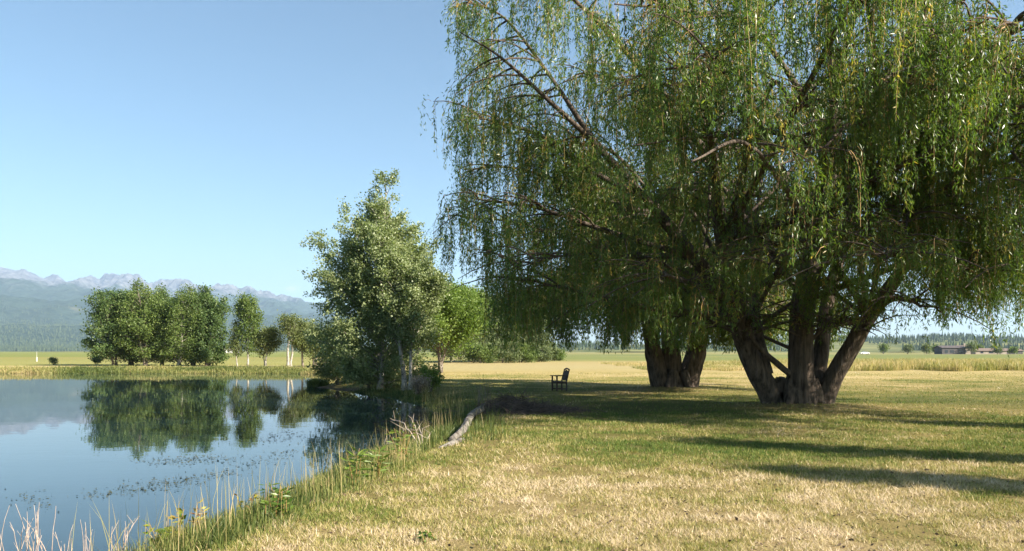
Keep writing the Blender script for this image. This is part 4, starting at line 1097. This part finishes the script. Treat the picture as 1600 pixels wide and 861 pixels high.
ang = r_.uniform(0, 6.28, (n, 1)) + np.arange(4)[None, :] * 1.57 + r_.normal(0, .3, (n, 4)); rad = r_.uniform(.005, .024, (n, 1)) * r_.uniform(.5, 1.2, (n, 4)) * (d_ / 14)[:, None]
v = np.stack([x_[:, None] + np.cos(ang) * rad * 1.5, d_[:, None] + np.sin(ang) * rad, np.full((n, 4), WATER_Z) + r_.uniform(.003, .02, (n, 4))], -1)
pw.add(v.reshape(-1, 3), np.arange(n * 4).reshape(n, 4))
tag(pw.build('pond_weed', M['pondweed']), 'scattered dark weed floating on the pond', 'pond weed', kind='stuff')

lt = MB(); n = 1300
yy = 1 / r_.uniform(1 / 24., 1 / 6., n); aa = r_.uniform(330, 1620, n); xx = (aa - 800) * yy / F
k = shore_sd(xx, yy) > .5; xx, yy = xx[k], yy[k]; n = len(xx)
cent = np.stack([xx, yy, height(xx, yy) + .012], 1)
leaves(lt, cent, np.stack([r_.normal(size=n), r_.normal(size=n), r_.normal(0, .25, n)], 1), r_.uniform(.02, .085, n), r_.uniform(.008, .035, n), np.zeros(n), r_)
tag(lt.build('leaf_litter', M['litter']), 'dark dead leaves and bits scattered over the straw lawn', 'leaf litter', kind='stuff')

# ------------------------------------------------------------------ far houses, post, car
M['wall_dark'] = plain_mat('wall_dark', (.06, .055, .055), (.10, .09, .09), 1.0)
M['wall_tan'] = plain_mat('wall_tan', (.26, .22, .18), (.34, .29, .24), 1.0)
M['wall_pale'] = plain_mat('wall_pale', (.45, .43, .40), (.6, .58, .55), 1.0)
M['roof_dark'] = plain_mat('roof_dark', (.07, .06, .06), (.12, .10, .095), 1.0)
M['roof_brown'] = plain_mat('roof_brown', (.14, .10, .08), (.2, .15, .12), 1.0)
mg, nt, out = new_mat('window_glass'); p = N(nt, 'ShaderNodeBsdfPrincipled'); p.inputs['Base Color'].default_value = (.03, .04, .05, 1); p.inputs['Roughness'].default_value = .1
nt.links.new(p.outputs[0], out.inputs[0]); M['glass'] = mg


def house(label, px, y, w, d, h, rh, wall, roof, wins, gable_x=True, chimney=False, z=-.1):
    x = (px - 800) * y / F
    th = thing('house', (x, y, z), label, 'house', 'houses across the fields')
    b_ = MB(); b_.box((0, 0, h / 2), (w, d, h))
    e = .003
    if gable_x:
        b_.add([[-w / 2, -d / 2, h], [-w / 2, d / 2, h], [-w / 2, 0, h + rh - .2], [w / 2, -d / 2, h], [w / 2, d / 2, h], [w / 2, 0, h + rh - .2]], None, [[0, 1, 2], [3, 5, 4]])
    b_.build('wall', wall, th)
    rf = MB(); o = .5; t = .18
    for sgn in (-1, 1):
        lo = [(-w / 2 - o, sgn * (d / 2 + o), h - .18), (w / 2 + o, sgn * (d / 2 + o), h - .18), (w / 2 + o, 0, h + rh), (-w / 2 - o, 0, h + rh)]
        lo = np.array(lo); up = lo + np.array([0, 0, t])
        rf.add(np.concatenate([lo, up]), [[0, 1, 2, 3], [4, 5, 6, 7], [0, 1, 5, 4], [1, 2, 6, 5], [2, 3, 7, 6], [3, 0, 4, 7]])
    ro = rf.build('roof', roof, th)
    if chimney:
        b_ = MB(); b_.box((w * .22, 0, h + rh + .4), (.9, .9, 1.6)); b_.build('chimney', M['wall_tan'], ro)
    for (wx, wz, ww, wh) in wins:
        b_ = MB(); b_.box((wx, -d / 2 - .03, wz), (ww, .08, wh)); b_.build('window', M['glass'], th)
    return th


house('dark grey two storey house across the right hand field', 1484, 430, 12.5, 8, 3.6, 1.0, M['wall_dark'], M['roof_dark'], [(-4, 1.6, 1.6, 1.5), (-1, 1.6, 2.0, 1.5), (3.4, 1.7, 1.6, 2.0)])
house('tan annex with a chimney joined to the dark grey house', 1503, 433, 5.5, 7, 3.9, .9, M['wall_tan'], M['roof_brown'], [(0, 1.7, 1.2, 1.5)], chimney=True)
house('long low brown roofed house right of the dark grey house', 1541, 440, 17, 9, 2.0, 1.2, M['wall_tan'], M['roof_brown'], [(-5, 1.1, 1.5, 1), (0, 1.1, 2.4, 1), (5, 1.1, 1.5, 1)])
house('second long low house at the right end of the field', 1572, 446, 13, 9, 2.0, 1.1, M['wall_dark'], M['roof_brown'], [(-3, 1.1, 1.5, 1), (3, 1.1, 1.5, 1)])
for i, (px, y, w) in enumerate([(346, 640, 7), (352, 660, 6), (359, 650, 8), (366, 670, 6)]):
    house(['small pale house in the far settlement, nearest the grove', 'small pale house, second from the grove in the far settlement', 'widest pale house in the far settlement', 'small pale house nearest the thin young tree'][i],
          px, y, w, 6, 2.4, 1.5, M['wall_pale'], M['roof_brown'], [(0, 1.3, 1.2, 1.1)])

for i, (px, y, h, lab) in enumerate([(1448, 420, 5.0, 'round green tree left of the dark grey house'), (1462, 445, 4.6, 'pale green tree touching the dark grey house'), (1518, 425, 6.0, 'light green tree between the tan annex and the low house'),
                                    (1528, 450, 5.2, 'green tree behind the left end of the low house'), (1558, 428, 3.8, 'small dark tree in front of the low houses'), (1582, 425, 3.4, 'round dark bush at the right end of the low houses'),
                                    (1418, 450, 5.0, 'field edge tree just right of the leaning willow stem'), (1380, 470, 5.5, 'field edge tree behind the willow skirt')]):
    tree('field_tree', lab, 'tree', ((px - 800) * y / F, y, -.05), h, round_prof(.45, .5), M['grove_leaf'] if i % 2 else M['sage_leaf'], M['grey_bark'], 1500, .55, stems=2, spread=.3, first=.1, branches=26, up=.7, r0=.12, seed=120 + i,
         group='trees round the far houses', clump=.5)

g_ = G(57.5, 565)
pm = MB(); pm.tube([[0, 0, -.1], [0, 0, .72]], .09, 8); pm.tube([[0, 0, .70], [0, 0, 1.55]], .025, 6)
mm = plain_mat('white_paint', (.42, .40, .37), (.55, .53, .49), 3)
po = thing('marker_post', (g_[0], g_[1], 0), 'short white marker post with a thin rod in the far meadow', 'post')
b_ = MB(); b_.tube([[0, 0, -.1], [0, 0, .72]], .10, 10); b_.build('post', mm, po, smooth=False)
b_ = MB(); b_.tube([[0, 0, .722], [0, 0, 1.6]], .03, 6); b_.build('rod', mm, po)

# white car on the far road
x = (1351 - 800) * 400 / F
car = thing('parked_car', (x, 400, 0), 'white car far off at the edge of the green field', 'car')
prof = [(-2.2, .35), (-2.25, .8), (-1.9, .95), (-1.2, 1.0), (-.6, 1.42), (.8, 1.45), (1.5, 1.0), (2.1, .9), (2.25, .6), (2.2, .35)]
b_ = MB(); n = len(prof); v = [[a_, -.85, z_] for a_, z_ in prof] + [[a_, .85, z_] for a_, z_ in prof]
b_.add(v, [[i, (i + 1) % n, n + (i + 1) % n, n + i] for i in range(n)])
cf = [[0, i, i + 1] for i in range(1, n - 1)]
b_.add(v, None, cf + [[t[0] + n, t[2] + n, t[1] + n] for t in cf]); b_.build('body', plain_mat('white_car_paint', (.75, .75, .74), (.8, .8, .8), 1, .25, .5), car)
b_ = MB(); b_.add([[-1.1, -.86, 1.02], [-.58, -.86, 1.36], [.78, -.86, 1.38], [1.35, -.86, 1.02]], [[0, 1, 2, 3]]); b_.build('window', M['glass'], car)
for wx in (-1.4, 1.4):
    for wy in (-.8, .8):
        b_ = MB(); b_.tube([[wx, wy - .1, .32], [wx, wy + .1, .32]], .32, 14); b_.build('wheel', M['roof_dark'], car)

# ------------------------------------------------------------------ haze
hb = MB(); hb.box((0, 5500, 640), (28400, 17000, 1290))
m, nt, out = new_mat('haze_air')
pv = nt.nodes.new('ShaderNodeVolumePrincipled'); pv.inputs['Color'].default_value = (.50, .67, .95, 1); pv.inputs['Density'].default_value = 7.2e-5
pv.inputs['Anisotropy'].default_value = .1
nt.links.new(pv.outputs[0], out.inputs['Volume'])
tag(hb.build('haze', m), 'thin blue haze over the valley', 'haze', kind='stuff')

# ------------------------------------------------------------------ light, sky, camera
SUN_EL, SUN_AZ = math.radians(32), math.radians(119)      # azimuth clockwise from +Y
world = bpy.data.worlds.new('World'); scene.world = world; world.use_nodes = True
nt = world.node_tree; nt.nodes.clear()
wo = nt.nodes.new('ShaderNodeOutputWorld'); bg = nt.nodes.new('ShaderNodeBackground')
sky = nt.nodes.new('ShaderNodeTexSky'); sky.sky_type = 'NISHITA'; sky.sun_disc = False
sky.sun_elevation = SUN_EL; sky.sun_rotation = SUN_AZ
sky.air_density = 1.15; sky.dust_density = 1.8; sky.ozone_density = 1.9; sky.altitude = 1500
bg.inputs['Strength'].default_value = .050
# a wisp of cloud low over the far ridge
tc = nt.nodes.new('ShaderNodeTexCoord')
def wisp(px, py, sx, sy):
    d = unit(P(px, py, 1.0) - np.array([0, 0, CAM_Z]))
    vm = nt.nodes.new('ShaderNodeVectorMath'); vm.operation = 'SUBTRACT'; nt.links.new(tc.outputs['Generated'], vm.inputs[0]); vm.inputs[1].default_value = tuple(d)
    mp = nt.nodes.new('ShaderNodeMapping'); mp.inputs['Scale'].default_value = (1 / sx, 1 / sx, 1 / sy); nt.links.new(vm.outputs[0], mp.inputs[0])
    ln = nt.nodes.new('ShaderNodeVectorMath'); ln.operation = 'LENGTH'; nt.links.new(mp.outputs[0], ln.inputs[0])
    nz = noise_n(nt, 160, 5, .65, vec=tc.outputs['Generated'], vscale=(1, 1, 2))
    v = math_n(nt, 'SUBTRACT', 1.0, ln.outputs['Value'])
    return math_n(nt, 'MULTIPLY', math_n(nt, 'ADD', v, math_n(nt, 'MULTIPLY', math_n(nt, 'SUBTRACT', nz, .5), 2.4)), .8, True)
cl1 = wisp(457, 451, .013, .005)
skt = mixc(nt, 1.0, sky.outputs[0], (.85, 1.0, .98), 'MULTIPLY')
skc = mixc(nt, math_n(nt, 'MULTIPLY', cl1, .6), skt, (7.5, 7.6, 7.7))
nt.links.new(skc, bg.inputs[0]); nt.links.new(bg.outputs[0], wo.inputs[0])

sl = bpy.data.lights.new('sun', 'SUN'); sl.energy = 4.9; sl.angle = math.radians(.53); sl.color = (1.0, .90, .76)
so = bpy.data.objects.new('sun', sl); COL.objects.link(so)
sd3 = np.array([math.sin(SUN_AZ) * math.cos(SUN_EL), math.cos(SUN_AZ) * math.cos(SUN_EL), math.sin(SUN_EL)])
from mathutils import Vector
so.rotation_euler = Vector(sd3).to_track_quat('Z', 'Y').to_euler(); so.location = (30, -20, 40)

cd = bpy.data.cameras.new('camera'); cd.sensor_width = 36; cd.lens = 36 * F / 1600
cd.shift_y = (HZ - 861 / 2) / 1600; cd.clip_end = 60000; cd.clip_start = .1
co = bpy.data.objects.new('camera', cd); COL.objects.link(co); co.location = (0, 0, CAM_Z); co.rotation_euler = (math.pi / 2, 0, 0)
scene.camera = co

vs = scene.view_settings
vs.view_transform = 'Standard'; vs.look = 'None'; vs.exposure = 1.78; vs.gamma = 1.0; vs.use_curve_mapping = False
cy = scene.cycles
cy.max_bounces = 8; cy.diffuse_bounces = 5; cy.glossy_bounces = 3; cy.transmission_bounces = 3; cy.transparent_max_bounces = 8; cy.volume_bounces = 1
cy.caustics_reflective = False; cy.caustics_refractive = False
cy.sample_clamp_indirect = 6.0
cy.use_denoising = True
